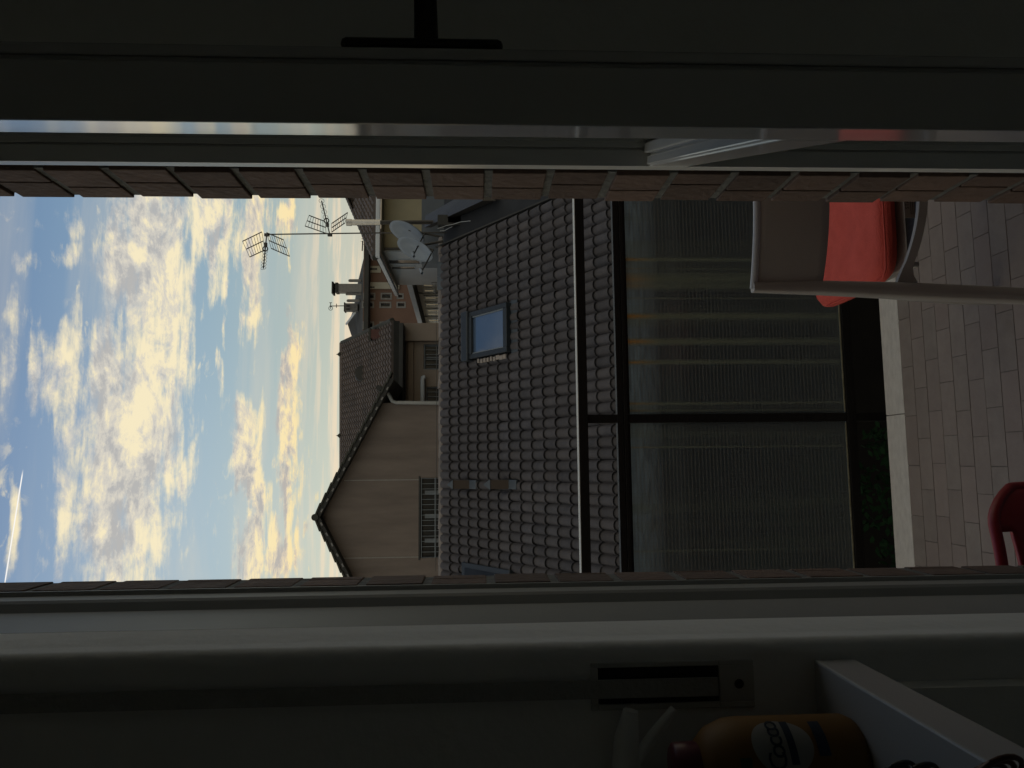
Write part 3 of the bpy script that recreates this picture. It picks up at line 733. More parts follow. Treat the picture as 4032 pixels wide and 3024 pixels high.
# cushion
cq = V((cx, CYr+.245, .438))
cu_ = MB(); vs = []; fs = []; n, m_ = 28, 28; hx, hy, hz_ = .203, .19, .030
def sq(u):  # superellipse corner mapping
    return u
grid = []
for top_ in (0, 1):
    for j in range(m_+1):
        for i in range(n+1):
            u, v = -1+2*i/n, -1+2*j/m_
            r = (abs(u)**6+abs(v)**6)**(1/6) if (u or v) else 0
            mx_ = max(abs(u), abs(v)); k = (mx_/r) if r > 0 else 1
            uu, vv = u*k, v*k
            prof = (1-mx_**7)**.5
            wob = .0022*sin(7*u+3*v)+.0016*sin(11*v-2*u)
            z = hz_*(1+ (prof*(1.0) if top_ else -prof*.98)) + (wob*prof if top_ else 0)
            grid.append((cq.x+uu*hx, cq.y+vv*hy, cq.z+z+(.010*(abs(u)**2)*top_)))
base_ = (n+1)*(m_+1)
for t_ in (0, 1):
    for j in range(m_):
        for i in range(n):
            a = t_*base_+j*(n+1)+i; q = (a, a+1, a+n+2, a+n+1); fs.append(q if t_ else q[::-1])
for i in range(n): fs += [(i, i+1, base_+i+1, base_+i), (m_*(n+1)+i, base_+m_*(n+1)+i, base_+m_*(n+1)+i+1, m_*(n+1)+i+1)]
for j in range(m_): a = j*(n+1); b = a+n; fs += [(a, base_+a, base_+a+n+1, a+n+1), (b, b+n+1, base_+b+n+1, base_+b)]
cu_.add(grid, fs, True)
o = fixn(cu_.build('seat_cushion', 'cushion_red')); tag(o, 'red fabric cushion lying on the seat of the grey chair', 'cushion')
e = .93
pts = [V((cq.x+hx*x_, cq.y-hy*y_, cq.z+.048)) for x_, y_ in ((-.985, -.6), (-.985, 0), (-.98, .6), (-.95, .88), (-.86, .965), (-.6, .99), (0, .995), (.6, .99), (.9, .95))]
pi_ = MB().tube(pts, .0022, 6, False).build('piping', 'cushion_red', o)
ti = MB().tube([V((cq.x-hx+.01, cq.y-.12, .455)), V((cq.x-hx-.014, cq.y-.13, .43)), V((cq.x-hx-.008, cq.y-.13, .37))], .0012, 5).build('tie_string', 'cushion_red', o)

# ================================================================== DARK RED CHAIR, LOWER LEFT
zr = .765
c_tr = atz(3886, 2080, zr)
Yr = c_tr.y+.015
xr = aty(3960, 1925, Yr).x
hwr = .215; cxr = xr-hwr
rc = thing('red_chair', 'dark red plastic chair with a slot in its backrest, close to the door', 'chair', (cxr, Yr+.2, 0))
ztp = aty(3884, 2130, Yr).z
sx1 = aty(3925, 2100, Yr).x; sz1 = aty(3898, 2110, Yr).z - .001; sz0 = sz1 - .027
slots = (2*cxr-sx1, sx1)
vs = []; fs = []; NX, NZ = 44, 34; zlo = .44
def redpt(i, j):
    s = -1+2*i/NX
    zt2 = ztp-.020*max(0, abs(s)-.2)**1.6 - (.050*max(0, (abs(s)-.74)/.26)**2.2)
    q = j/NZ; z = zlo+(zt2-zlo)*q
    wfac = 1+.05*(1-q)
    return V((cxr+s*hwr*wfac, Yr-.035*(1-s*s)+.04*(1-q)+.03*abs(s)**6, z))
inside = lambda p: slots[0] < p.x < slots[1] and sz0 < p.z < sz1
P = [[redpt(i, j) for i in range(NX+1)] for j in range(NZ+1)]
# snap grid rows to the slot edges so that the hole has clean sides
for i in range(NX+1):
    colz = [P[j][i].z for j in range(NZ+1)]
    if slots[0]-.004 < P[0][i].x < slots[1]+.004:
        for target in (sz0, sz1):
            j = min(range(NZ+1), key=lambda q: abs(colz[q]-target)); P[j][i].z = target
flat = [p for r in P for p in r]; k = len(flat); t_ = V((0, .009, 0)); flat2 = [p+t_ for p in flat]
keep = {}
for j in range(NZ):
    for i in range(NX):
        c = (P[j][i]+P[j+1][i+1]+P[j][i+1]+P[j+1][i])/4
        if not inside(c): keep[(i, j)] = 1
for (i, j) in keep:
    a = j*(NX+1)+i; q = (a, a+1, a+NX+2, a+NX+1); fs.append(q); fs.append(tuple(v+k for v in q[::-1]))
    for (di, dj, e0, e1) in ((-1, 0, a+NX+1, a), (1, 0, a+1, a+NX+2), (0, -1, a, a+1), (0, 1, a+NX+2, a+NX+1)):
        if (i+di, j+dj) not in keep: fs.append((e1, e0, e0+k, e1+k))
o = fixn(MB().add(flat+flat2, fs, True).build('backrest', 'resin_red', rc))
rm = MB().tube([redpt(i, NZ)+V((0, .006, -.003)) for i in range(NX+1)]+[redpt(NX, j)+V((0, .006, 0)) for j in range(NZ-1, 6, -1)], .0075, 10).build('rolled_rim', 'resin_red', rc)
MB().box(cxr-hwr+.01, cxr+hwr-.01, Yr+.05, Yr+.34, .425, .440).build('seat', 'resin_red', rc, bevel=.004)
for s in (-1, 1):
    fixn(leg(MB(), [(cxr+s*(hwr-.02), Yr+.06, .46), (cxr+s*(hwr-.005), Yr+.02, 0)], [.02, .016], [.02, .016]).build('leg', 'resin_red', rc))
    fixn(leg(MB(), [(cxr+s*(hwr-.02), Yr+.30, .42), (cxr+s*(hwr-.005), Yr+.32, 0)], [.02, .016], [.02, .016]).build('leg', 'resin_red', rc))

# ================================================================== THE TILED ROOF ACROSS THE COURTYARD
SL = rad(36); cs, sn = cos(SL), sin(SL)
RTOP = V((0, 16.35, 2.0067))            # a point of the slope: z = RTOP.z + tan(SL)*(y-RTOP.y)
PX, CO = .198, .35
def rz(y): return RTOP.z + tan(SL)*(y-RTOP.y)
hs_ = thing('tiled_house', 'house with a dark grey tiled roof facing the balcony, skylight in its slope', 'house', (1, 14, -9))
YRG, YEV = 16.86, 11.45
XA, XB = -6.2, 5.02
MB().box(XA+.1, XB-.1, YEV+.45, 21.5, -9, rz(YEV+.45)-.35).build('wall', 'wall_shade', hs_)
sl = MB(); sl.prism([(XA, YEV+.05, rz(YEV+.05)-.10), (XA, YRG, rz(YRG)-.10), (XA, YRG+5.2, rz(YRG-5.2)-.10), (XA, YRG+5.2, rz(YRG-5.2)-.34), (XA, YRG, rz(YRG)-.34), (XA, YEV+.05, rz(YEV+.05)-.34)], (XB-XA, 0, 0))
fixn(sl.build('roof_deck', 'roof_dark', hs_))
MB().tube([(XA, YEV-.08, rz(YEV)-.16), (XB, YEV-.08, rz(YEV)-.16)], .07, 8).build('gutter', 'dark_metal', hs_)
def tile_mesh(mb, M, w=PX, l=.41, hgt=.082, lip=.042, ns=10, seed=0):
    """one barrel tile: pan on the left, tall roll on the right; M maps (across, up-slope, out) to world"""
    r_ = random.Random(seed); us = [0] + [(.05+.90*(i/ns)) for i in range(ns+1)] + [1.0]
    def h(u):
        t = (u-.5)/.45
        return hgt*sqrt(max(0, 1-t*t)) if abs(t) < 1 else 0.
    lo = [V((u*w, 0, h(u)+lip)) for u in us]; hi = [V((u*w, l, h(u)*.93)) for u in us]; un = [V((u*w, .002, max(-.01, h(u)+lip-.008))) for u in us]
    n = len(us); vs = [M @ p for p in lo+hi]; mb.add(vs, [(i, i+1, n+i+1, n+i) for i in range(n-1)], True)
    vs = [M @ p for p in lo+un]; mb.add(vs, [(n+i, n+i+1, i+1, i) for i in range(n-1)], False)
tp = []
for q in range(5):
    mb = MB(); tile_mesh(mb, Matrix.Identity(4)); tp.append(mb.mesh('roof_tile', 'tile'))
crest = -.857
sk0, sk1, sky0, sky1 = 2.20, 3.20, 14.60, 15.67     # skylight footprint
def fr_px(p):
    v = p-EYE; k = v.dot(FW); return 2016-v.dot(UP)/k*FPX, 1512-v.dot(RT)/k*FPX
cand = []
rn = random.Random(5)
for r in range(-1, 18):
    y = 16.35-CO*cs*r
    for c in range(-40, 41):
        x0 = crest+PX*c-PX/2
        if x0 < XA+.05 or x0+PX > XB+.02: continue
        if y > 16.5 or y < YEV: continue
        if x0+PX*.6 > sk0 and x0+PX*.4 < sk1 and sky0-.12 < y < sky1+.1: continue
        if -.60 < x0+PX/2 < -.33 and r in (2, 5): continue
        p = V((x0+PX/2, y, rz(y)+.05)); px, py = fr_px(p)
        cand.append((r, x0, y, px, py))
vis = sorted([c for c in cand if c[3] < 2425 and 795 < c[4] < 2265], key=lambda c: -c[3])[:298]
vis = set(vis); rest = MB(); cnt = 0
Rb = Matrix.Rotation(SL, 4, 'X')
for c in cand:
    r, x0, y, px, py = c
    j = Matrix.Rotation(rn.gauss(0, .012), 4, 'Z') @ Matrix.Rotation(rn.uniform(-.008, .008), 4, 'X')
    slip = rn.gauss(0, .007)
    M = Matrix.Translation((x0+rn.gauss(0, .003), y+slip, rz(y+slip)+rn.uniform(-.002, .004))) @ Rb @ j
    if c in vis:
        M2 = M.copy(); M2.translation = M.translation - hs_.location
        inst(tp[rn.randrange(5)], 'roof_tile', hs_, M2)
    else: tile_mesh(rest, M, seed=r)
stuff(rest.build('far_roof_tiles', 'tile', hs_))
# dark red closure strip and ridge tiles
yr_ = YRG-.08; zr_ = 2.285
MB().box(XA, XB, YRG-.17, YRG+.2, zr_-.09, zr_-.022).build('ridge_closure', 'tile_red', hs_)
x = XA; kk = 0
while x < XB-.1:
    rt_ = MB(); L_ = .395; pr_ = []
    t0 = rn.uniform(-.010, .012); t1 = rn.uniform(-.010, .010)
    for xx, rr, dz in ((x, .150, t0), (x+L_-.008, .128, t1)):
        pr_ += [(xx, YRG+.0-rr*cos(a)*1.0, zr_-.02+rr*sin(a)*.72+dz) for a in [pi*i/10 for i in range(11)]]
    rt_.add(pr_, [(i, i+1, 12+i, 11+i) for i in range(10)], True)
    rt_.add(pr_[:11]+[(x, YRG+(p[1]-YRG)*.86, p[2]-.016) for p in pr_[:11]], [(i, 11+i, 12+i, i+1) for i in range(10)])
    fixn(rt_.build('ridge_tile', 'ridge_tile', hs_)); x += L_; kk += 1
# metal flashing pieces on the ridge, wire along it
for (a, b) in ((1030, 1085), (1086, 1140)):
    A, B = aty(1738, a, YRG-.17), aty(1738, b, YRG-.17)
    MB().obox(((A.x+B.x)/2, YRG-.165, zr_+.03), ((1, 0, 0), (0, cos(1.0), sin(1.0)), (0, -sin(1.0), cos(1.0))), ((A.x-B.x)/2, .085, .004)).build('ridge_flashing', 'lead', hs_)
wr = MB(); za_ = aty(1716, 1600, YRG).z
wr.tube([(aty(1716, yy, YRG).x, YRG, za_ - .02*sin((yy-1110)/1160*pi)) for yy in range(1110, 2280, 60)], .006, 5)
tag(wr.build('lightning_wire', 'antenna_metal'), 'thin wire stretched above the ridge of the tiled house', 'wire')
wp = MB()
for yy, ln in ((1112, .16), (1145, .13), (1175, .10)):
    p = aty(1716, yy, YRG); wp.tube([p, p-Z*ln], .008, 5); 
p = aty(1700, 1112, YRG); wp.tube([p, p-Z*.25], .009, 5); wp.tube([p, aty(1702, 1128, YRG)], .006, 5)
tag(wp.build('wire_brackets', 'antenna_metal'), 'small brackets holding the wire near the metal ridge flashing', 'bracket')
# verge board on the right and the darker lower roof beyond it
MB().prism([(XB, YEV, rz(YEV)-.16), (XB, YRG, rz(YRG)-.16), (XB, YRG, rz(YRG)+.06), (XB, YEV, rz(YEV)+.06)], (.03, 0, 0)).build('verge_board', 'roof_dark', hs_)
# skylight
def rp(x, y, n=0.): return V((x, y, rz(y))) + V((0, -sn, cs))*n
sk = thing('skylight', 'roof window with dark metal frame reflecting the blue sky', 'roof window', rp((sk0+sk1)/2, 15.3))
AX = ((1, 0, 0), (0, cs, sn), (0, -sn, cs))
def rbox(x0, x1, y0, y1, n0, n1, mb=None):
    mb = mb or MB(); c = (rp((x0+x1)/2, (y0+y1)/2, (n0+n1)/2)); return mb.obox(c, AX, ((x1-x0)/2, (y1-y0)/2/cs, (n1-n0)/2))
fw = .10
f_ = rbox(sk0, sk0+fw, sky0, sky1, .02, .19); rbox(sk1-fw, sk1, sky0, sky1, .02, .19, f_); rbox(sk0+fw, sk1-fw, sky0, sky0+fw, .02, .185, f_); rbox(sk0+fw, sk1-fw, sky1-fw, sky1, .02, .20, f_)
f_.build('frame', 'skylight_frame', sk, bevel=.01)
rbox(sk0-.04, sk1+.04, sky1-.03, sky1+.17, .04, .24).build('top_cowl', 'skylight_frame', sk, bevel=.03)
rbox(sk0+fw, sk1-fw, sky0+fw, sky1-fw, .125, .135).build('pane', 'pane_glass', sk)
s_ = rbox(sk0+fw, sk0+fw+.02, sky0+fw, sky1-fw, .136, .165); rbox(sk1-fw-.02, sk1-fw, sky0+fw, sky1-fw, .136, .165, s_); s_.build('sash_lining', 'grille', sk)
fl2 = rbox(sk0-.10, sk1+.10, sky0-.17, sky0-.002, .055, .075); rbox(sk1+.002, sk1+.09, sky0, sky1, .03, .06, fl2); fl2.build('flashing', 'lead', sk, bevel=.01)
# rubble beside the skylight
for i in range(9):
    q = i/8; c = rp(sk0-.06-rn.uniform(0, .03), sky0+.12+q*(sky1-sky0-.35), .12)
    b_ = MB().obox(c, AX, (.045, rn.uniform(.03, .06), .02))
    b_.build('mortar_lump', 'stone_bits', sk, bevel=.01)
# the two small vents
for (t_, b_, lab) in ((1770, 1866, 'small brown roof vent with grey pointed cap nearest the ridge'), (1915, 2028, 'small brown roof vent with grey pointed cap lower down the slope')):
    yy = 15.74 if t_ == 1770 else 14.66
    base = aty(b_-8, 1907, yy); X = base.x; hgt = (b_-t_)/FPX*yy*.80; w = .088
    zb_ = rz(yy)-.02
    v_ = thing('roof_vent', lab, 'vent', (X, yy, zb_), 'small vents on the tiled roof')
    z1_ = aty(t_, 1907, yy).z
    MB().box(X-w, X+w, yy-w, yy+w, zb_+.10, z1_-.075).build('shaft', 'chimney_wood', v_)
    cp = MB(); r_ = w*1.15; cp.add([(X-r_, yy-r_, z1_-.072), (X+r_, yy-r_, z1_-.072), (X+r_, yy+r_, z1_-.072), (X-r_, yy+r_, z1_-.072), (X, yy, z1_+.06)], [(0, 1, 4), (1, 2, 4), (2, 3, 4), (3, 0, 4), (3, 2, 1, 0)])
    cp.build('cap', 'lead', v_)
    cl_ = rbox(X-w*1.05, X+w*1.05, yy-.20, yy+.10, .06, .125); cl_.build('lead_collar', 'lead', v_, bevel=.02)
# blue-grey roof window edge at far left
p0 = rp(-2.35, 15.15, .08)
sk2 = rbox(-3.2, -2.07, 14.62, 15.94, .03, .15)
sk2o = thing('left_skylight', 'edge of a second roof window cut off by the left door jamb', 'roof window', p0)
sk2.build('frame', 'skylight_frame', sk2o, bevel=.015); rbox(-3.1, -2.17, 14.72, 15.84, .151, .156).build('pane', 'window_dark', sk2o)
# stray cable lying on tiles
cb = MB(); cb.tube([rp(*(lambda q: (q.x, q.y))(aty(1950+k*36, 1088-13*k, 15.2)), .09) for k in range(4)], .006, 5)
def roofpt(x, y, n=.08):
    d = ray(x, y); t = (RTOP.z-H-tan(SL)*RTOP.y)/(d.z-tan(SL)*d.y); return EYE+d*t+V((0, -sn, cs))*n
cb = MB(); cb.tube([roofpt(*q) for q in ((1952, 1087), (1975, 1080), (2002, 1070), (2030, 1059), (2057, 1048))], .007, 5)
tag(cb.build('cable_end', 'pipe_grey'), 'short grey cable lying loose on the tiles above the railing', 'cable')
cb = MB(); cb.tube([roofpt(*q, .12) for q in ((1740, 905), (1775, 892), (1800, 888), (1830, 878), (1870, 874))], .007, 5); cb.tube([roofpt(*q, .12) for q in ((1750, 913), (1768, 912), (1785, 902), (1798, 897))], .007, 5)
tag(cb.build('roof_cables', 'pipe_grey'), 'pale cables running from the dishes along the right roof edge', 'cable')

# lower dark roof and grey wall on the right
ad = thing('annex', 'dark annex with grey rear wall right of the tiled roof', 'building', (6.5, 16, -9))
low = .35
mb = MB().prism([(XB+.04, YEV, -9), (XB+.04, YEV, rz(YEV)-low), (XB+.04, YRG+.3, rz(YRG+.3)-low), (XB+.04, YRG+.3, -9)], (6, 0, 0)); fixn(mb.build('roof', 'annex_roof', ad))
A = aty(1660, 985, 18.2)
MB().box(5.0, 12, 18.2, 18.6, -9, aty(1660, 900, 18.2).z).build('rear_wall', 'wall_dark_grey', ad)
for a, b, c, d in ((1765, 1786, 842, 882), (1724, 1764, 851, 890)):
    p, q = aty(a, d, 16.7), aty(b, c, 16.7)
    MB().box(p.x, q.x, 16.6, 16.8, q.z-.3, p.z).build('flue', 'roof_dark', ad)
A, B = aty(1671, 896, 17.6), aty(1900, 790, 15.2)
cp = MB(); cp.add([A, B, B-Z*.28, A-Z*.16, A+V((.4, .3, 0)), B+V((.5, .3, 0)), B+V((.5, .3, -.28)), A+V((.4, .3, -.16))], [(0, 1, 2, 3), (4, 7, 6, 5), (0, 4, 5, 1), (3, 2, 6, 7), (0, 3, 7, 4), (1, 5, 6, 2)])
fixn(cp.build('coping', 'dark_metal', ad))

# ------------------------------------------------------------------ aerials and dishes above the roof's right end
YA = 17.0
def q3(x, y, dy=0.): return aty(x, y, YA+dy)
an = thing('tv_mast', 'tall thin mast carrying two grid television aerials', 'antenna mast', q3(1760, 917))
MB().tube([q3(1760, 916), q3(1500, 917), q3(1050, 923)], .016, 8).build('mast', 'antenna_metal', an)
def yagi(name, label, attach, boom_end, grids, rings, root_):
    t = thing(name, label, 'aerial', q3(*attach), 'grid aerials on the mast')
    bm_ = MB(); A, B = q3(*attach), q3(*boom_end, -.35); bm_.tube([A, B], .014, 6); bm_.build('boom', 'antenna_metal', t)
    MB().obox(A, (RT, UP, FW), (.035, .05, .04)).build('clamp', 'antenna_metal', t, bevel=.01)
    # dipole housing
    D = A.lerp(B, .42); d_ = (B-A).normalized()
    dm = MB(); dm.ring(D+RT*.0, FW, .055, .014, 16, 6); dm.obox(D.lerp(A, .3), (RT, UP, FW), (.045, .03, .03)); dm.build('dipole', 'antenna_metal', t)
    rg = MB()
    for k in range(rings):
        p = A.lerp(B, .52+.47*k/(rings-1)); rg.ring(p, (B-A).normalized()*.6+UP*.0+FW*.8, .058, .0045, 14, 4)
    rg.build('director', 'antenna_metal', t)
    for (o0, o1, i0, i1) in grids:
        g_ = MB(); O0, O1 = q3(*o0, -.16), q3(*o1, -.16); I0, I1 = q3(*i0), q3(*i1)
        for f in (0, .5, 1): g_.tube([O0.lerp(O1, f), I0.lerp(I1, f)], .0125, 5)
        g_.build('reflector_frame', 'antenna_metal', t)
        r_ = MB()
        for k in range(8): f = k/7; r_.tube([O0.lerp(I0, f), O1.lerp(I1, f)], .005, 4)
        r_.build('reflector_rods', 'antenna_metal', t)
yagi('grid_aerial', 'upper grid aerial at the mast top, pointing left', (1050, 925), (1037, 1057), [((955, 950), (983, 1012), (1031, 913), (1043, 984)), ((1116, 944), (1140, 1009), (1050, 916), (1068, 978))], 6, an)
yagi('grid_aerial', 'lower grid aerial halfway up the mast, pointing right', (1299, 925), (1266, 790), [((1217, 848), (1201, 890), (1280, 872), (1284, 919)), ((1369, 837), (1358, 878), (1306, 880), (1306, 914))], 4, an)
# satellite dishes
nd_ = (UP*.35 - RT*.86 - FW*.38).normalized()
def dish(label, cxp, cyp, r, Yd, lnb, foot):
    c = aty(cxp, cyp, Yd); t = thing('satellite_dish', label, 'satellite dish', c, 'satellite dishes at the ridge')
    a = nd_.orthogonal().normalized(); mb = MB(); prof = []
    n = 28; rings = [(k/6) for k in range(7)]
    vs = []; fs = []
    for side in (0, 1):
        for f in rings:
            for k in range(n):
                an_ = 2*pi*k/n; b = nd_.cross(a); vs.append(c+(a*cos(an_)+b*sin(an_))*r*max(f, .01)+nd_*(.22*r*(f*f-1))-nd_*(.012*side))
    m_ = len(rings)*n
    for s in (0, 1):
        for i in range(len(rings)-1):
            for k in range(n):
                q = (s*m_+i*n+k, s*m_+i*n+(k+1) % n, s*m_+(i+1)*n+(k+1) % n, s*m_+(i+1)*n+k); fs.append(q)
    for k in range(n): i = (len(rings)-1)*n; fs.append((i+k, i+(k+1) % n, m_+i+(k+1) % n, m_+i+k))
    mb.add(vs, fs, True); fixn(mb.build('reflector', 'dish', t))
    Ld = aty(*lnb, Yd-.55); Fd = c - UP*r*.92 - RT*r*.05 - nd_*.03
    arm = MB().tube([Fd, Ld], .016, 6); arm.build('feed_arm', 'antenna_metal', t)
    h = MB().lathe(Ld, [(.03, -.06), (.034, 0), (.03, .09), (.045, .10), (.001, .105)], 10, (c-Ld).normalized()); h.build('receiver_head', 'dish', t)
    br = MB(); bk_ = c-nd_*(.22*r+.01); br.tube([bk_, aty(*foot, Yd+.1)], .028, 8); br.tube([bk_, Fd], .02, 6); br.build('bracket', 'antenna_metal', t)
    return t
dish('satellite dish nearer the steel flue, upper one of the pair', 1602, 919, .44, 16.75, (1628, 1004), (1745, 935))
dish('satellite dish lower and left of the other, long feed arm', 1634, 984, .44, 16.45, (1660, 1070), (1745, 950))
# steel flue
fx = thing('steel_flue', 'shiny round steel flue pipe with a cap beside the aerial mast', 'flue', aty(1740, 872, 17.3))
A, B, C_ = aty(1364, 876, 17.3), aty(1498, 876, 17.3), aty(1560, 874, 17.3)
MB().tube([A-Z*.05, B], .070, 20).build('pipe', 'steel', fx); MB().tube([A, A-Z*.12], .083, 20).build('cap', 'steel', fx)
MB().tube([B+Z*.01, C_-Z*1.2], .050, 16).build('lower_pipe', 'dark_metal', fx)
for f in (.45, .8): MB().tube([A.lerp(B, f), A.lerp(B, f)-Z*.02], .075, 20).build('band', 'steel', fx)

# ================================================================== HOUSES BEHIND
def tilefield(mb, O, ux, uy, nx, poly, pitch=.25, course=.33, hgt=.055, seg=5, lift=.05):
    """courses of rolled tiles on the plane O + ux*a + uy*b inside poly (a, b)"""
    def inside(a, b):
        c = False
        for i in range(len(poly)):
            (x1, y1), (x2, y2) = poly[i], poly[i-1]
            if (y1 > b) != (y2 > b) and a < (x2-x1)*(b-y1)/(y2-y1)+x1: c = not c
        return c
    amin = min(p[0] for p in poly); amax = max(p[0] for p in poly); bmin = min(p[1] for p in poly); bmax = max(p[1] for p in poly)
    b = bmin
    while b < bmax:
        a = amin
        while a < amax:
            if inside(a+pitch/2, b+course/2):
                vs = []
                for (bb, lf_) in ((b, lift), (b+course, .004)):
                    for i in range(seg+1): u = i/seg; vs.append(O+ux*(a+u*pitch)+uy*bb+nx*(hgt*sin(pi*u)+lf_))
                lo_ = [O+ux*(a+i/seg*pitch)+uy*b+nx*(-.02) for i in range(seg+1)]
                mb.add(vs, [(i, i+1, seg+2+i, seg+1+i) for i in range(seg)], True)
                mb.add(vs[:seg+1]+lo_, [(seg+1+i, seg+2+i, i+1, i) for i in range(seg)])
            a += pitch
        b += course
def window(parent, x0, x1, z0, z1, y, frame='window_frame', sill=True, bars=0, rec=.10, proud=.02):
    """window filling a hole in a wall whose face is at y; glass recessed"""
    w = MB(); t = min(.06, (x1-x0)*.12)
    w.box(x0, x0+t, y+rec-.03, y+rec, z0, z1); w.box(x1-t, x1, y+rec-.03, y+rec, z0, z1); w.box(x0+t, x1-t, y+rec-.03, y+rec, z0, z0+t); w.box(x0+t, x1-t, y+rec-.03, y+rec, z1-t, z1)
    if x1-x0 > .8: w.box((x0+x1)/2-t/2, (x0+x1)/2+t/2, y+rec-.03, y+rec, z0+t, z1-t)
    o = w.build('window', frame, parent)
    MB().box(x0+.002, x1-.002, y+rec+.001, y+rec+.012, z0+.002, z1-.002).build('pane', 'window_dark', o)
    if sill: MB().box(x0-.06, x1+.06, y-proud*2, y+.02, z0-.07, z0-.001).build('sill', 'concrete', o)
    return o
def pxr(x0, x1, y0, y1, Y):
    """pixel rectangle of the photograph -> x and z range on the plane at Y"""
    a, b = aty((x0+x1)/2, y1, Y), aty((x0+x1)/2, y0, Y); c, d = aty(x1, (y0+y1)/2, Y), aty(x0, (y0+y1)/2, Y)
    return a.x, b.x, c.z, d.z
ZB = -9.0

# --- gable house (left)
Y1 = 22.0
h1 = thing('gable_house', 'peach rendered gable house with barred strip window, left in the view', 'house', (aty(1700, 2033, Y1).x, Y1, ZB))
ap = aty(1262, 2033, Y1); er = aty(1502, 1587, Y1); slope1 = (ap.z-er.z)/(er.x-ap.x); el_ = V((2*ap.x-er.x, Y1, er.z))
wx0, wx1, wz0, wz1 = pxr(1655, 1790, 1881, 2197, Y1)
wt = wz1
wl = MB(); wallgrid(wl, el_.x, er.x, ZB, er.z, Y1, Y1+.35, [(wx0, wx1, wz0, wz1)])
wl.prism([(el_.x, Y1, er.z), (er.x, Y1, er.z), (ap.x, Y1, ap.z)], (0, .35, 0)); wl.box(el_.x, er.x, Y1+9, Y1+9.3, ZB, er.z); wl.box(er.x-.3, er.x, Y1+.35, Y1+9, ZB, er.z); wl.box(el_.x, el_.x+.3, Y1+.35, Y1+9, ZB, er.z)
fixn(wl.build('wall', 'wall_peach', h1))
for yy, xt in ((1892, 1355), (2198, 1350)):
    p, q = aty(xt, yy, Y1), aty(1653, yy, Y1); MB().box(p.x-.014, p.x+.014, Y1-.006, Y1+.001, q.z, p.z).build('render_joint', 'render_joint', h1)
ow = .50; dirR = V((1, 0, -slope1)).normalized()
oa = aty(1240, 2033, Y1-.45)
for s in (-1, 1):
    d = V((s, 0, -slope1)).normalized(); nrm_ = V((s*slope1, 0, 1)).normalized(); Ls = (er.x-ap.x)/cos(math.atan(slope1))+.75
    A = V((ap.x, Y1-.35, ap.z-.05)); p = [A, A+d*Ls, A+d*Ls+nrm_*.13, A+nrm_*.13+V((0, 0, .02))]
    rf = MB().prism(p, (0, 10, 0)); fixn(rf.build('roof', 'roof_dark', h1))
    k = 0; u = .02
    while u < Ls-.1:
        c = A+d*(u+.16)+nrm_*.150+V((0, .12, 0)); tl_ = .045
        dd = (d+nrm_*.10).normalized(); n2_ = V((-dd.z*s, 0, dd.x*s)); n2_ = n2_ if n2_.z > 0 else -n2_
        vt = MB().obox(c, (dd, V((0, 1, 0)), n2_), (.185, .16, .028)); fixn(vt.build('verge_tile', 'moss_edge', h1, bevel=.012)); u += .33
    # under-edge bed of the verge
    k = 0; u = .2
    bd = MB()
    while u < Ls-.3: bd.obox(A+d*u+nrm_*.03+V((0, -.03, 0)), (d, V((0, 1, 0)), nrm_), (.05, .03, .022)); u += .33
    stuff(bd.build('verge_bedding', 'concrete', h1))
apx = V((ap.x, Y1-.3, ap.z+.10)); MB().tube([apx+V((0, -.1, -.02)), apx+V((0, 10, -.02))], .10, 12).build('ridge_cap', 'moss_edge', h1)
# barred strip window
wb = MB().box(wx0, wx1, Y1+.2, Y1+.22, wz0, wz1).build('window', 'window_dark', h1)
for yy in (1940, 2033, 2130):
    a, b = pxr(1660, 1790, yy-8, yy+8, Y1)[:2]; MB().box(a, b, Y1+.13, Y1+.185, wz0, wz1-.12).build('window_frame', 'window_frame', wb)
gr = MB(); gb = [1093, 1217]; 
for k in range(16):
    x_ = wx0+.02+(wx1-wx0-.04)*k/15; gr.box(x_-.006, x_+.006, Y1+.03, Y1+.05, wz0, wz1-.02)
for z_ in (wz1-.03, aty(1713, 2033, Y1).z): gr.box(wx0, wx1, Y1+.02, Y1+.055, z_-.012, z_+.012)
gr.build('window_grille', 'grille', h1)
MB().box(wx0-.05, wx1+.05, Y1-.02, Y1+.0, wz1+.0, wz1+.05).build('window_lintel', 'roof_dark', h1)
# gutter elbow and downpipe on its right corner
gp = [aty(1497, 1540, Y1-.1), aty(1512, 1541, Y1-.1), aty(1528, 1548, Y1-.1), aty(1545, 1580, Y1-.1), aty(1560, 1585, Y1-.1), aty(1640, 1586, Y1-.1), aty(1800, 1588, Y1-.1)]
MB().tube(gp, .055, 10).build('downpipe', 'pipe_grey', h1)
p = aty(1500, 1538, Y1); MB().tube([V((p.x+.05, Y1-.3, p.z+.02)), V((p.x+.05, Y1+9, p.z+.02))], .09, 8).build('gutter', 'roof_dark', h1)

# --- hipped house behind it
Y2 = 25.0
h2 = thing('hipped_house', 'brown house with hipped tile roof between the gable house and the red block', 'house', (aty(1650, 1400, Y2).x, Y2, ZB))
eR = aty(1548, 1262, Y2-.5); ridR = aty(1350, 1350, Y2+4.6); ridL = aty(1350, 2100, Y2+4.6)
eL = V((ridL.x-3, eR.y, eR.z))
xr0 = aty(1650, 1272, Y2).x; xrec = aty(1650, 1341, Y2).x; xlf = ap.x-1
Wz = aty(1557, 1400, Y2).z
W1 = pxr(1668, 1800, 1355, 1455, Y2+.3); W2 = pxr(1676, 1800, 1522, 1582, Y2+.3)
wl = MB(); wl.box(xrec, xr0, Y2, Y2+8, ZB, Wz); wallgrid(wl, xlf, xrec-.001, ZB, Wz, Y2+.3, Y2+.6, [W1, W2]); wl.box(xlf, xrec, Y2+8, Y2+8.3, ZB, Wz)
wl.build('wall', 'wall_brown', h2)
zl_ = aty(1612, 1450, Y2+.2).z
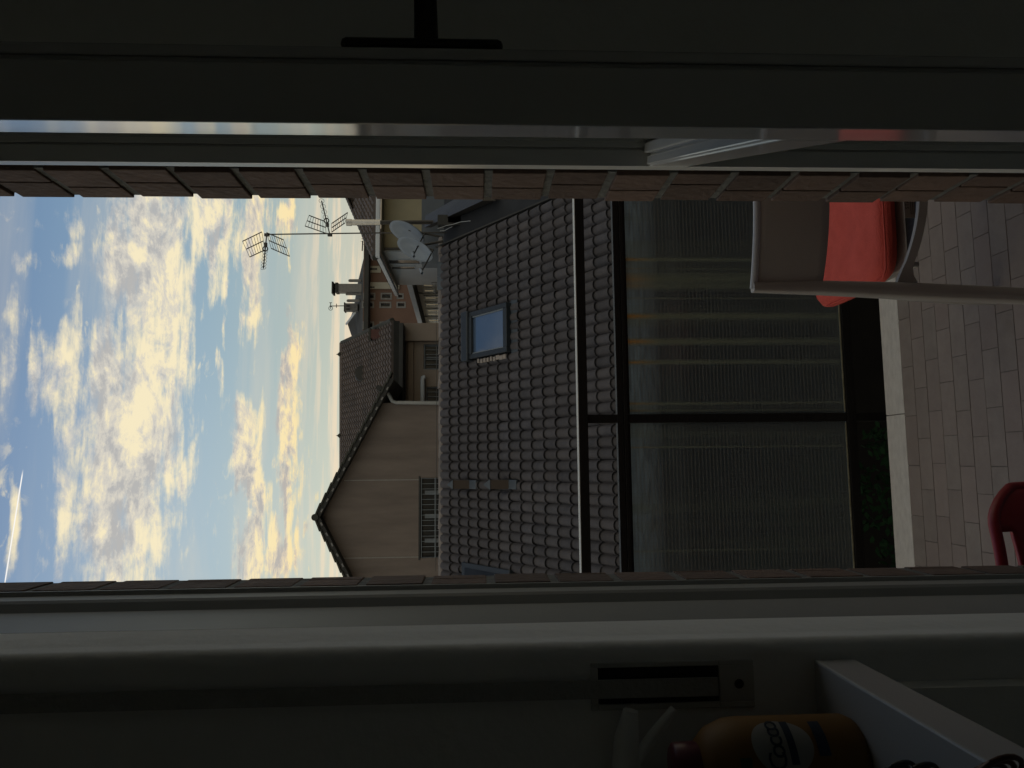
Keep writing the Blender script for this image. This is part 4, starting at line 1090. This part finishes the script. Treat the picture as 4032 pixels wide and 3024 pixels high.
MB().box(xlf, xrec-.002, Y2+.20, Y2+.299, zl_-.14, zl_+.06).build('string_course', 'wall_brown', h2, bevel=.02)
for (a, b, c, d) in (W1, W2):
    o = window(h2, a, b, c, d, Y2+.3, sill=False, rec=.2)
    gg = MB(); nb = 5 if b-a > .7 else 3
    for k in range(nb+1): x_ = a+.02+(b-a-.04)*k/nb; gg.box(x_-.009, x_+.009, Y2+.34, Y2+.36, c, d-.02)
    for z_ in (d-.03, d-.45, c+.4): gg.box(a, b, Y2+.33, Y2+.362, z_-.011, z_+.011)
    gg.build('window_grille', 'grille', o)
uy = (ridR-eR); uy.x = 0; lenY = uy.length; uy.normalize(); ux = V((1, 0, 0)); nx = ux.cross(uy); nx = nx if nx.z > 0 else -nx
rf = MB(); P = [eL, eR, ridR, ridL]
rf.prism([p-nx*.02 for p in P], -nx*.22); fixn(rf.build('roof', 'roof_dark', h2))
tf = MB(); O = eR; tilefield(tf, O, ux, uy, nx, [(eL.x-eR.x, 0), (0, 0), (ridR.x-eR.x, lenY), (ridL.x-eR.x, lenY)], .22, lenY/22, .06, 5, .05)
stuff(tf.build('roof_tiles', 'roof_far', h2))
bk2 = MB(); bk2.add([ridR, ridL, ridL+V((0, 5, -3.4)), V((eR.x, eR.y+9.6, eR.z)), eR], [(0, 1, 2, 3), (0, 3, 4)]); bk2.build('rear_slope', 'roof_dark', h2)
MB().tube([ridR+nx*.04, ridL+nx*.04], .10, 8).build('ridge_cap', 'roof_far', h2)
hp = MB().tube([eR+nx*.03, ridR+nx*.03], .09, 8); hp.build('hip_cap', 'moss_edge', h2)
MB().box(eL.x, eR.x-.1, eR.y-.12, Y2+.29, eR.z-.34, eR.z-.21).build('eaves', 'roof_dark', h2)
for yy, xx in ((1395, 1338), (1715, 1345)):
    p = aty(1352, yy, Y2+4.6); MB().lathe(p, [(.13, 0), (.11, .10), (.14, .11), (.02, .24), (.001, .3)], 10).build('finial', 'moss_edge', h2)
k = 0
for yy in range(1430, 2030, 65):
    p = aty(1350, yy, Y2+4.6); MB().box(p.x-.03, p.x+.03, p.y-.05, p.y+.05, p.z+.05, p.z+.13).build('ridge_clip', 'moss_edge', h2)
# half-round vent dormer and red chimney piece
def onroof2(x, y): 
    d = ray(x, y); t = (eR-EYE).dot(nx)/d.dot(nx); return EYE+d*t
p = onroof2(1432, 1470); dm = MB(); vs = [p+ux*(.30*cos(a))+Z*(.30*sin(a))+V((0, -.12, .0)) for a in [pi*i/12 for i in range(13)]]; dm.prism(vs, (0, .6, .1)); fixn(dm.build('roof_hood', 'roof_dark', h2))
p = onroof2(1492, 1318); MB().box(p.x-.16, p.x+.16, p.y-.2, p.y+.2, p.z-.1, p.z+.26).build('chimney', 'tile_red', h2); MB().box(p.x-.2, p.x+.2, p.y-.22, p.y+.2, p.z+.2605, p.z+.33).build('chimney_cap', 'moss_edge', h2)
# white flue pipe on the wall
fp = MB(); Yp = Y2+.1; fp.tube([aty(1664, 1600, Yp), aty(1664, 1500, Yp), aty(1665, 1487, Yp), aty(1674, 1484, Yp)], .075, 12)
fp.build('flue_pipe', 'gutter_white', h2)

# --- ochre and grey house (right)
Y5 = 22.0
cor = aty(1600, 985, Y5); Xs = cor.x
h5 = thing('ochre_house', 'ochre house with white gutter and grey side wall, right in the view', 'house', (Xs+2, Y5, ZB))
ez = aty(1484, 1000, Y5-.5).z; Yf = 26.2
MB().box(Xs, Xs+7, Y5, Yf, ZB, ez-.12).build('wall', 'wall_ochre', h5)
MB().box(Xs-.05, Xs-.001, Y5+.03, Yf, ZB, ez-.121).build('side_wall', 'wall_grey', h5)
MB().box(Xs+.001, Xs+.06, Y5-.07, Y5-.001, ZB, ez-.15).build('downpipe', 'dark_metal', h5)
gx = aty(1484, 1015, Y5-.5).x
MB().box(gx, gx+8, Y5-.6, Y5-.45, ez-.10, ez+.03).build('gutter', 'gutter_white', h5, bevel=.02)
MB().box(gx, gx+.15, Y5-.449, Yf+.4, ez-.10, ez+.03).build('side_gutter', 'gutter_white', h5, bevel=.02)
MB().box(gx+.151, gx+7.9, Y5-.449, Yf+.2, ez-.115, ez-.105).build('soffit', 'wall_cream', h5)
hipT = aty(1365, 770, Y5+5.5); eC = V((gx, Y5-.5, ez+.05))
n_ = (hipT-eC).cross(V((1, 0, 0))).normalized(); n_ = n_ if n_.z > 0 else -n_
u2 = V((0, hipT.y-eC.y, hipT.z-eC.z)); l2 = u2.length; u2.normalize()
MB().prism([eC, eC+V((8, 0, 0)), V((gx+8, hipT.y, hipT.z)), hipT], -n_*.12).build('roof', 'roof_dark', h5)
tf = MB(); tilefield(tf, eC, V((1, 0, 0)), u2, n_, [(0, 0), (5, 0), (5, l2), (hipT.x-gx, l2)], .24, .36, .07, 6, .05); stuff(tf.build('roof_tiles', 'roof_far', h5))
s2 = MB(); s2.add([eC, hipT, V((hipT.x, Yf+.4-2, hipT.z)), V((gx, Yf+.4, ez+.05))], [(0, 1, 2, 3)]); s2.build('side_slope', 'roof_dark', h5)
MB().tube([eC, hipT], .09, 8).build('hip_cap', 'moss_edge', h5)
for (a, b, c, d) in ((1533, 1650, 1023, 1037), (1544, 1632, 1049, 1058)):
    p, q = atx((a+b)/2, c, Xs-.05), atx((a+b)/2, d, Xs-.05); zt2 = atx(a, (c+d)/2, Xs-.05).z; zb2 = atx(b, (c+d)/2, Xs-.05).z
    o = MB().box(Xs-.056, Xs-.05, p.y, q.y, zb2, zt2).build('window', 'window_dark', h5)
    f_ = MB(); f_.box(Xs-.065, Xs-.0502, p.y-.05, p.y, zb2-.05, zt2+.05); f_.box(Xs-.065, Xs-.0502, q.y, q.y+.05, zb2-.05, zt2+.05); f_.build('frame', 'wall_grey', o)

# --- white lower block receding to the left
h4 = thing('white_block', 'long white low block with shuttered windows under a white fascia', 'building', (7, 33, ZB))
A = aty(1660, 1095, 29.5); B = aty(1660, 1290, 36.8); A.z = B.z = 0
dx = (B-A).normalized(); nw = V((dx.y, -dx.x, 0)); nw = nw if nw.dot(A) < 0 else -nw     # nw faces the camera
Lw = (B-A).length
ft = aty(1611, 1112, 30.1).z
def onwall(x, y, off=0.):
    d = ray(x, y); A2 = A+nw*off; t = (A2-EYE).dot(nw)/d.dot(nw); return EYE+d*t
zt4 = onwall(1618, 1112).z
c = A+dx*(Lw/2)-nw*2; c.z = (ZB+zt4)/2
MB().obox(c, (dx, nw, Z), (Lw/2, 2, (zt4-ZB)/2)).build('wall', 'wall_white', h4)
p1, p2 = onwall(1613, 1100, .7), onwall(1650, 1278, .7)
c = (p1+p2)/2; 
MB().obox(c-nw*.02, (dx, nw, Z), ((p2-p1).length/2+.8, .03, .10)).build('fascia', 'gutter_white', h4)
c2 = A+dx*(Lw/2)-nw*1.7; c2.z = c.z-.05; MB().obox(c2, (dx, nw, Z), (Lw/2+.4, 2.33, .05)).build('flat_roof', 'roof_dark', h4)
for (a, b, y0, y1) in ((1662, 1712, 1115, 1128), (1665, 1714, 1135, 1150), (1669, 1722, 1165, 1177), (1673, 1724, 1191, 1203), (1678, 1731, 1216, 1227), (1680, 1731, 1230, 1240), (1684, 1733, 1254, 1266)):
    p, q = onwall(a, y0, .02), onwall(b, y1, .02); r_ = onwall(a, y1, .02)
    w_ = abs((r_-p).dot(dx))/2; cc = (p+r_)/2; zt3, zb3 = onwall(a, (y0+y1)/2).z, onwall(1760, (y0+y1)/2).z if b > 1720 else onwall(b, (y0+y1)/2).z
    cc.z = (zt3+zb3)/2
    o = MB().obox(cc, (dx, nw, Z), (w_, .02, (zt3-zb3)/2)).build('window', 'gutter_white', h4)
    MB().obox(cc+nw*.022, (dx, nw, Z), (w_*.36, .004, (zt3-zb3)/2-.08)).build('pane', 'window_dark', o)
    for s in (-1, 1): MB().obox(cc+dx*s*(w_+.03)+nw*.01, (dx, nw, Z), (.03, .015, (zt3-zb3)/2)).build('frame', 'pipe_grey', o)
for yy in (1155, 1246):
    p = onwall(1660, yy, .04); MB().tube([V((p.x, p.y, ZB)), V((p.x, p.y, zt4-.2))], .035, 6).build('downpipe', 'pipe_grey', h4)

# --- red-brown apartment block far behind
Y3 = 42.0
h3 = thing('red_block', 'red brown apartment block with dark roof and big chimney, far behind', 'building', (aty(1500, 1150, Y3).x, Y3, ZB))
xa3, xb3 = aty(1500, 1420, Y3).x, aty(1500, 900, Y3).x; zt5 = aty(1430, 1150, Y3).z
WN = [pxr(a, b, c, d, Y3) for a, b, c, d in ((1437, 1472, 1159, 1174), (1505, 1537, 1159, 1174), (1568, 1584, 1161, 1172), (1431, 1467, 1193, 1207), (1500, 1535, 1194, 1207), (1567, 1592, 1194, 1207), (1434, 1467, 1272, 1291), (1500, 1535, 1272, 1291))]
xo0, xo1 = aty(1500, 1139, Y3).x, aty(1500, 1113, Y3).x
wl = MB(); wallgrid(wl, xa3, xo0, ZB, zt5, Y3, Y3+.4, WN); wl.box(xo0, xb3, Y3+.02, Y3+.4, ZB, zt5)
wl.build('wall', 'wall_red', h3)
for w_ in WN:
    o = window(h3, *w_, Y3, sill=False, rec=.2); (a, b, c, d) = w_
    t = MB(); t.box(a-.09, a, Y3-.03, Y3+.01, c-.09, d+.09); t.box(b, b+.09, Y3-.03, Y3+.01, c-.09, d+.09); t.box(a, b, Y3-.03, Y3+.01, c-.09, c); t.box(a, b, Y3-.03, Y3+.01, d, d+.09); t.build('surround', 'concrete', o)
p = pxr(1437, 1573, 1113, 1139, Y3); MB().box(p[0], p[1], Y3-.12, Y3+.019, p[2], p[3]).build('cream_bay', 'wall_cream', h3)
q = pxr(1446, 1476, 1130, 1136, Y3); q2 = MB().box(q[0], q[1], Y3-.13, Y3-.1205, q[2], q[3]).build('window', 'window_dark', h3)
p = pxr(1445, 1500, 1048, 1074, Y3); MB().box(p[0], p[1], Y3-.05, Y3+.019, p[2], p[3]).build('cream_bay', 'wall_cream', h3); q = pxr(1456, 1486, 1056, 1064, Y3); MB().box(q[0], q[1], Y3-.06, Y3-.0505, q[2], q[3]).build('window', 'window_dark', h3)
# roof: eave, hip lines as seen
eL3 = aty(1428, 1440, Y3-.6); eR3 = aty(1440, 965, Y3-.6); apx3 = aty(1369, 1278, Y3+6); rr3 = aty(1402, 1150, Y3+6); rl3 = aty(1376, 1300, Y3+6)
zE = (eL3.z+eR3.z)/2; eL3.z = eR3.z = zE
rf = MB(); rf.add([eL3, eR3, aty(1436, 1000, Y3+1), aty(1409, 1110, Y3+5), aty(1391, 1222, Y3+6), apx3, aty(1383, 1320, Y3+6), eL3+V((0, 13, 0)), eR3+V((0, 13, 0))],
                  [(0, 1, 2), (0, 2, 3), (0, 3, 4), (0, 4, 5), (0, 5, 6), (6, 5, 7), (5, 4, 8, 7), (4, 3, 8), (3, 2, 8), (2, 1, 8)]); fixn(rf.build('roof', 'roof_dark', h3))
MB().box(eL3.x, eR3.x, Y3-.75, Y3-.01, zE-.25, zE).build('eaves', 'roof_dark', h3)
MB().tube([apx3+V((0, -.2, .05)), aty(1404, 1232, Y3+2.6)+Z*.1], .07, 6).build('hip_cap', 'gutter_white', h3)
def chim(x0, x1, y0, y1, Y, name, m, bev=0.):
    a = pxr(x0, x1, y0, y1, Y); return MB().box(a[0], a[1], Y-(a[1]-a[0])/2, Y+(a[1]-a[0])/2, a[2], a[3]).build(name, m, h3, bevel=bev), a
o, a = chim(1335, 1430, 1121, 1153, Y3+2.6, 'chimney', 'concrete')
c_, _ = chim(1323, 1334, 1117, 1155, Y3+2.6, 'chimney_crown', 'roof_dark')
cc, _ = chim(1310, 1316, 1114, 1160, Y3+2.6, 'chimney_cap', 'roof_dark')
for yy in (1119, 1130, 1141, 1152): chim(1316.2, 1322.8, yy-1.6, yy+1.6, Y3+2.6, 'chimney_prop', 'roof_dark')
chim(1362, 1430, 1154, 1162, Y3+2.6, 'chimney_flank', 'concrete')
chim(1371, 1425, 1099, 1111, Y3+2.4, 'round_flue', 'concrete', .2); chim(1364, 1420, 1178, 1190, Y3+2.6, 'round_flue', 'concrete', .2)
chim(1361, 1410, 1197, 1226, Y3+3.5, 'chimney', 'concrete'); chim(1357, 1361, 1194, 1229, Y3+3.5, 'chimney_cap', 'roof_dark')
chim(1364, 1376, 1200, 1208, Y3+3.0, 'chimney_vent', 'roof_dark'); chim(1364, 1376, 1214, 1222, Y3+3.0, 'chimney_vent', 'roof_dark')
ta = thing('far_aerial', 'thin distant television aerial on the small chimney block', 'aerial', aty(1357, 1204, Y3+3.5))
t = MB(); q_ = lambda x, y: aty(x, y, Y3+3.5)
t.tube([q_(1358, 1204), q_(1298, 1205)], .03, 5); t.tube([q_(1302, 1192), q_(1302, 1216)], .022, 4); t.tube([q_(1325, 1196), q_(1325, 1212)], .022, 4); t.tube([q_(1297, 1192), q_(1307, 1192)], .022, 4)
t.ring(q_(1302, 1214), FW, .12, .018, 12, 4); t.build('rods', 'antenna_metal', ta)
# small aerial on the ochre house roof
tb = thing('small_aerial', 'small rod aerial on the ochre roof behind the dishes', 'aerial', aty(1446, 960, Y5+3))
t = MB(); q_ = lambda x, y: aty(x, y, Y5+3); t.tube([q_(1470, 948), q_(1424, 940)], .018, 5); t.tube([q_(1428, 948), q_(1426, 988)], .022, 5)
for k in range(6): t.tube([q_(1420+k*4, 950+k*6), q_(1437+k*2, 950+k*7)], .008, 4)
t.build('rods', 'antenna_metal', tb)

# a wider low horizon so that nothing ends in the void from the side
rn = random.Random(21)
for i, (x, y, w, hh, c) in enumerate(((-26, 38, 12, 10.5, 'wall_peach'), (-12, 52, 14, 11, 'wall_ochre'), (24, 40, 12, 12, 'wall_cream'), (38, 60, 16, 13, 'wall_peach'))):
    h = thing('distant_house', ('peach distant house far to the left behind the gable house', 'ochre distant house behind the gable house ridge', 'cream distant house far right behind the jamb', 'peach distant house farthest to the right')[i], 'house', (x, y, ZB))
    MB().box(x-w/2, x+w/2, y, y+10, ZB, ZB+hh-2.2).build('wall', c, h)
    r = MB().prism([(x-w/2-.5, y-.5, ZB+hh-2.2), (x+w/2+.5, y-.5, ZB+hh-2.2), (x+w/2+.5, y+5, ZB+hh), (x-w/2-.5, y+5, ZB+hh)], (0, 0, .2)); r.prism([(x-w/2-.5, y+5, ZB+hh), (x+w/2+.5, y+5, ZB+hh), (x+w/2+.5, y+10.5, ZB+hh-2.2), (x-w/2-.5, y+10.5, ZB+hh-2.2)], (0, 0, .2))
    fixn(r.build('roof', 'roof_far', h))

# ================================================================== SHRUB IN THE COURTYARD, seen below the railing
tc_ = aty(3460, 2130, 7.2)
tr = thing('courtyard_tree', 'dark green tree crown in the courtyard below the railing at left', 'tree', (tc_.x-.4, 7.6, ZB))
tk = MB(); b0 = V((tc_.x-.4, 7.6, ZB)); tk.tube([b0, b0+V((.05, 0, 2)), b0+V((-.05, .1, 3.6)), b0+V((0, 0, 5.2))], [.16, .12, .09, .04], 8)
for k in range(7):
    a = k*.9; tk.tube([b0+V((0, 0, 3+k*.25)), b0+V((cos(a)*.8, sin(a)*.8, 4+k*.22)), b0+V((cos(a)*1.3, sin(a)*1.3, 4.5+k*.22))], [.05, .03, .012], 5)
tk.build('trunk', 'bark', tr)
cr = MB(); rn = random.Random(9); cc = b0+V((0, 0, tc_.z-ZB-.1))
clumps = []
for k in range(70):
    a = rn.uniform(0, 2*pi); h_ = rn.uniform(-1.4, .9); r = sqrt(max(.05, 1-(h_/1.7)**2))*rn.uniform(.5, 1.5)
    clumps.append((cc+V((cos(a)*r, sin(a)*r, h_)), rn.uniform(.18, .38)))
for c, r in clumps:
    for k in range(60):
        d = V((rn.gauss(0, 1), rn.gauss(0, 1), rn.gauss(0, 1))).normalized()*r*rn.uniform(.4, 1.05); p = c+d
        a = V((rn.gauss(0, 1), rn.gauss(0, 1), rn.gauss(0, .6))).normalized(); b = a.orthogonal().normalized(); l_ = rn.uniform(.035, .065)
        cr.add([p-a*l_, p+b*l_*.45, p+a*l_, p-b*l_*.45], [(0, 1, 2, 3)])
stuff(cr.build('crown', 'leaf', tr))
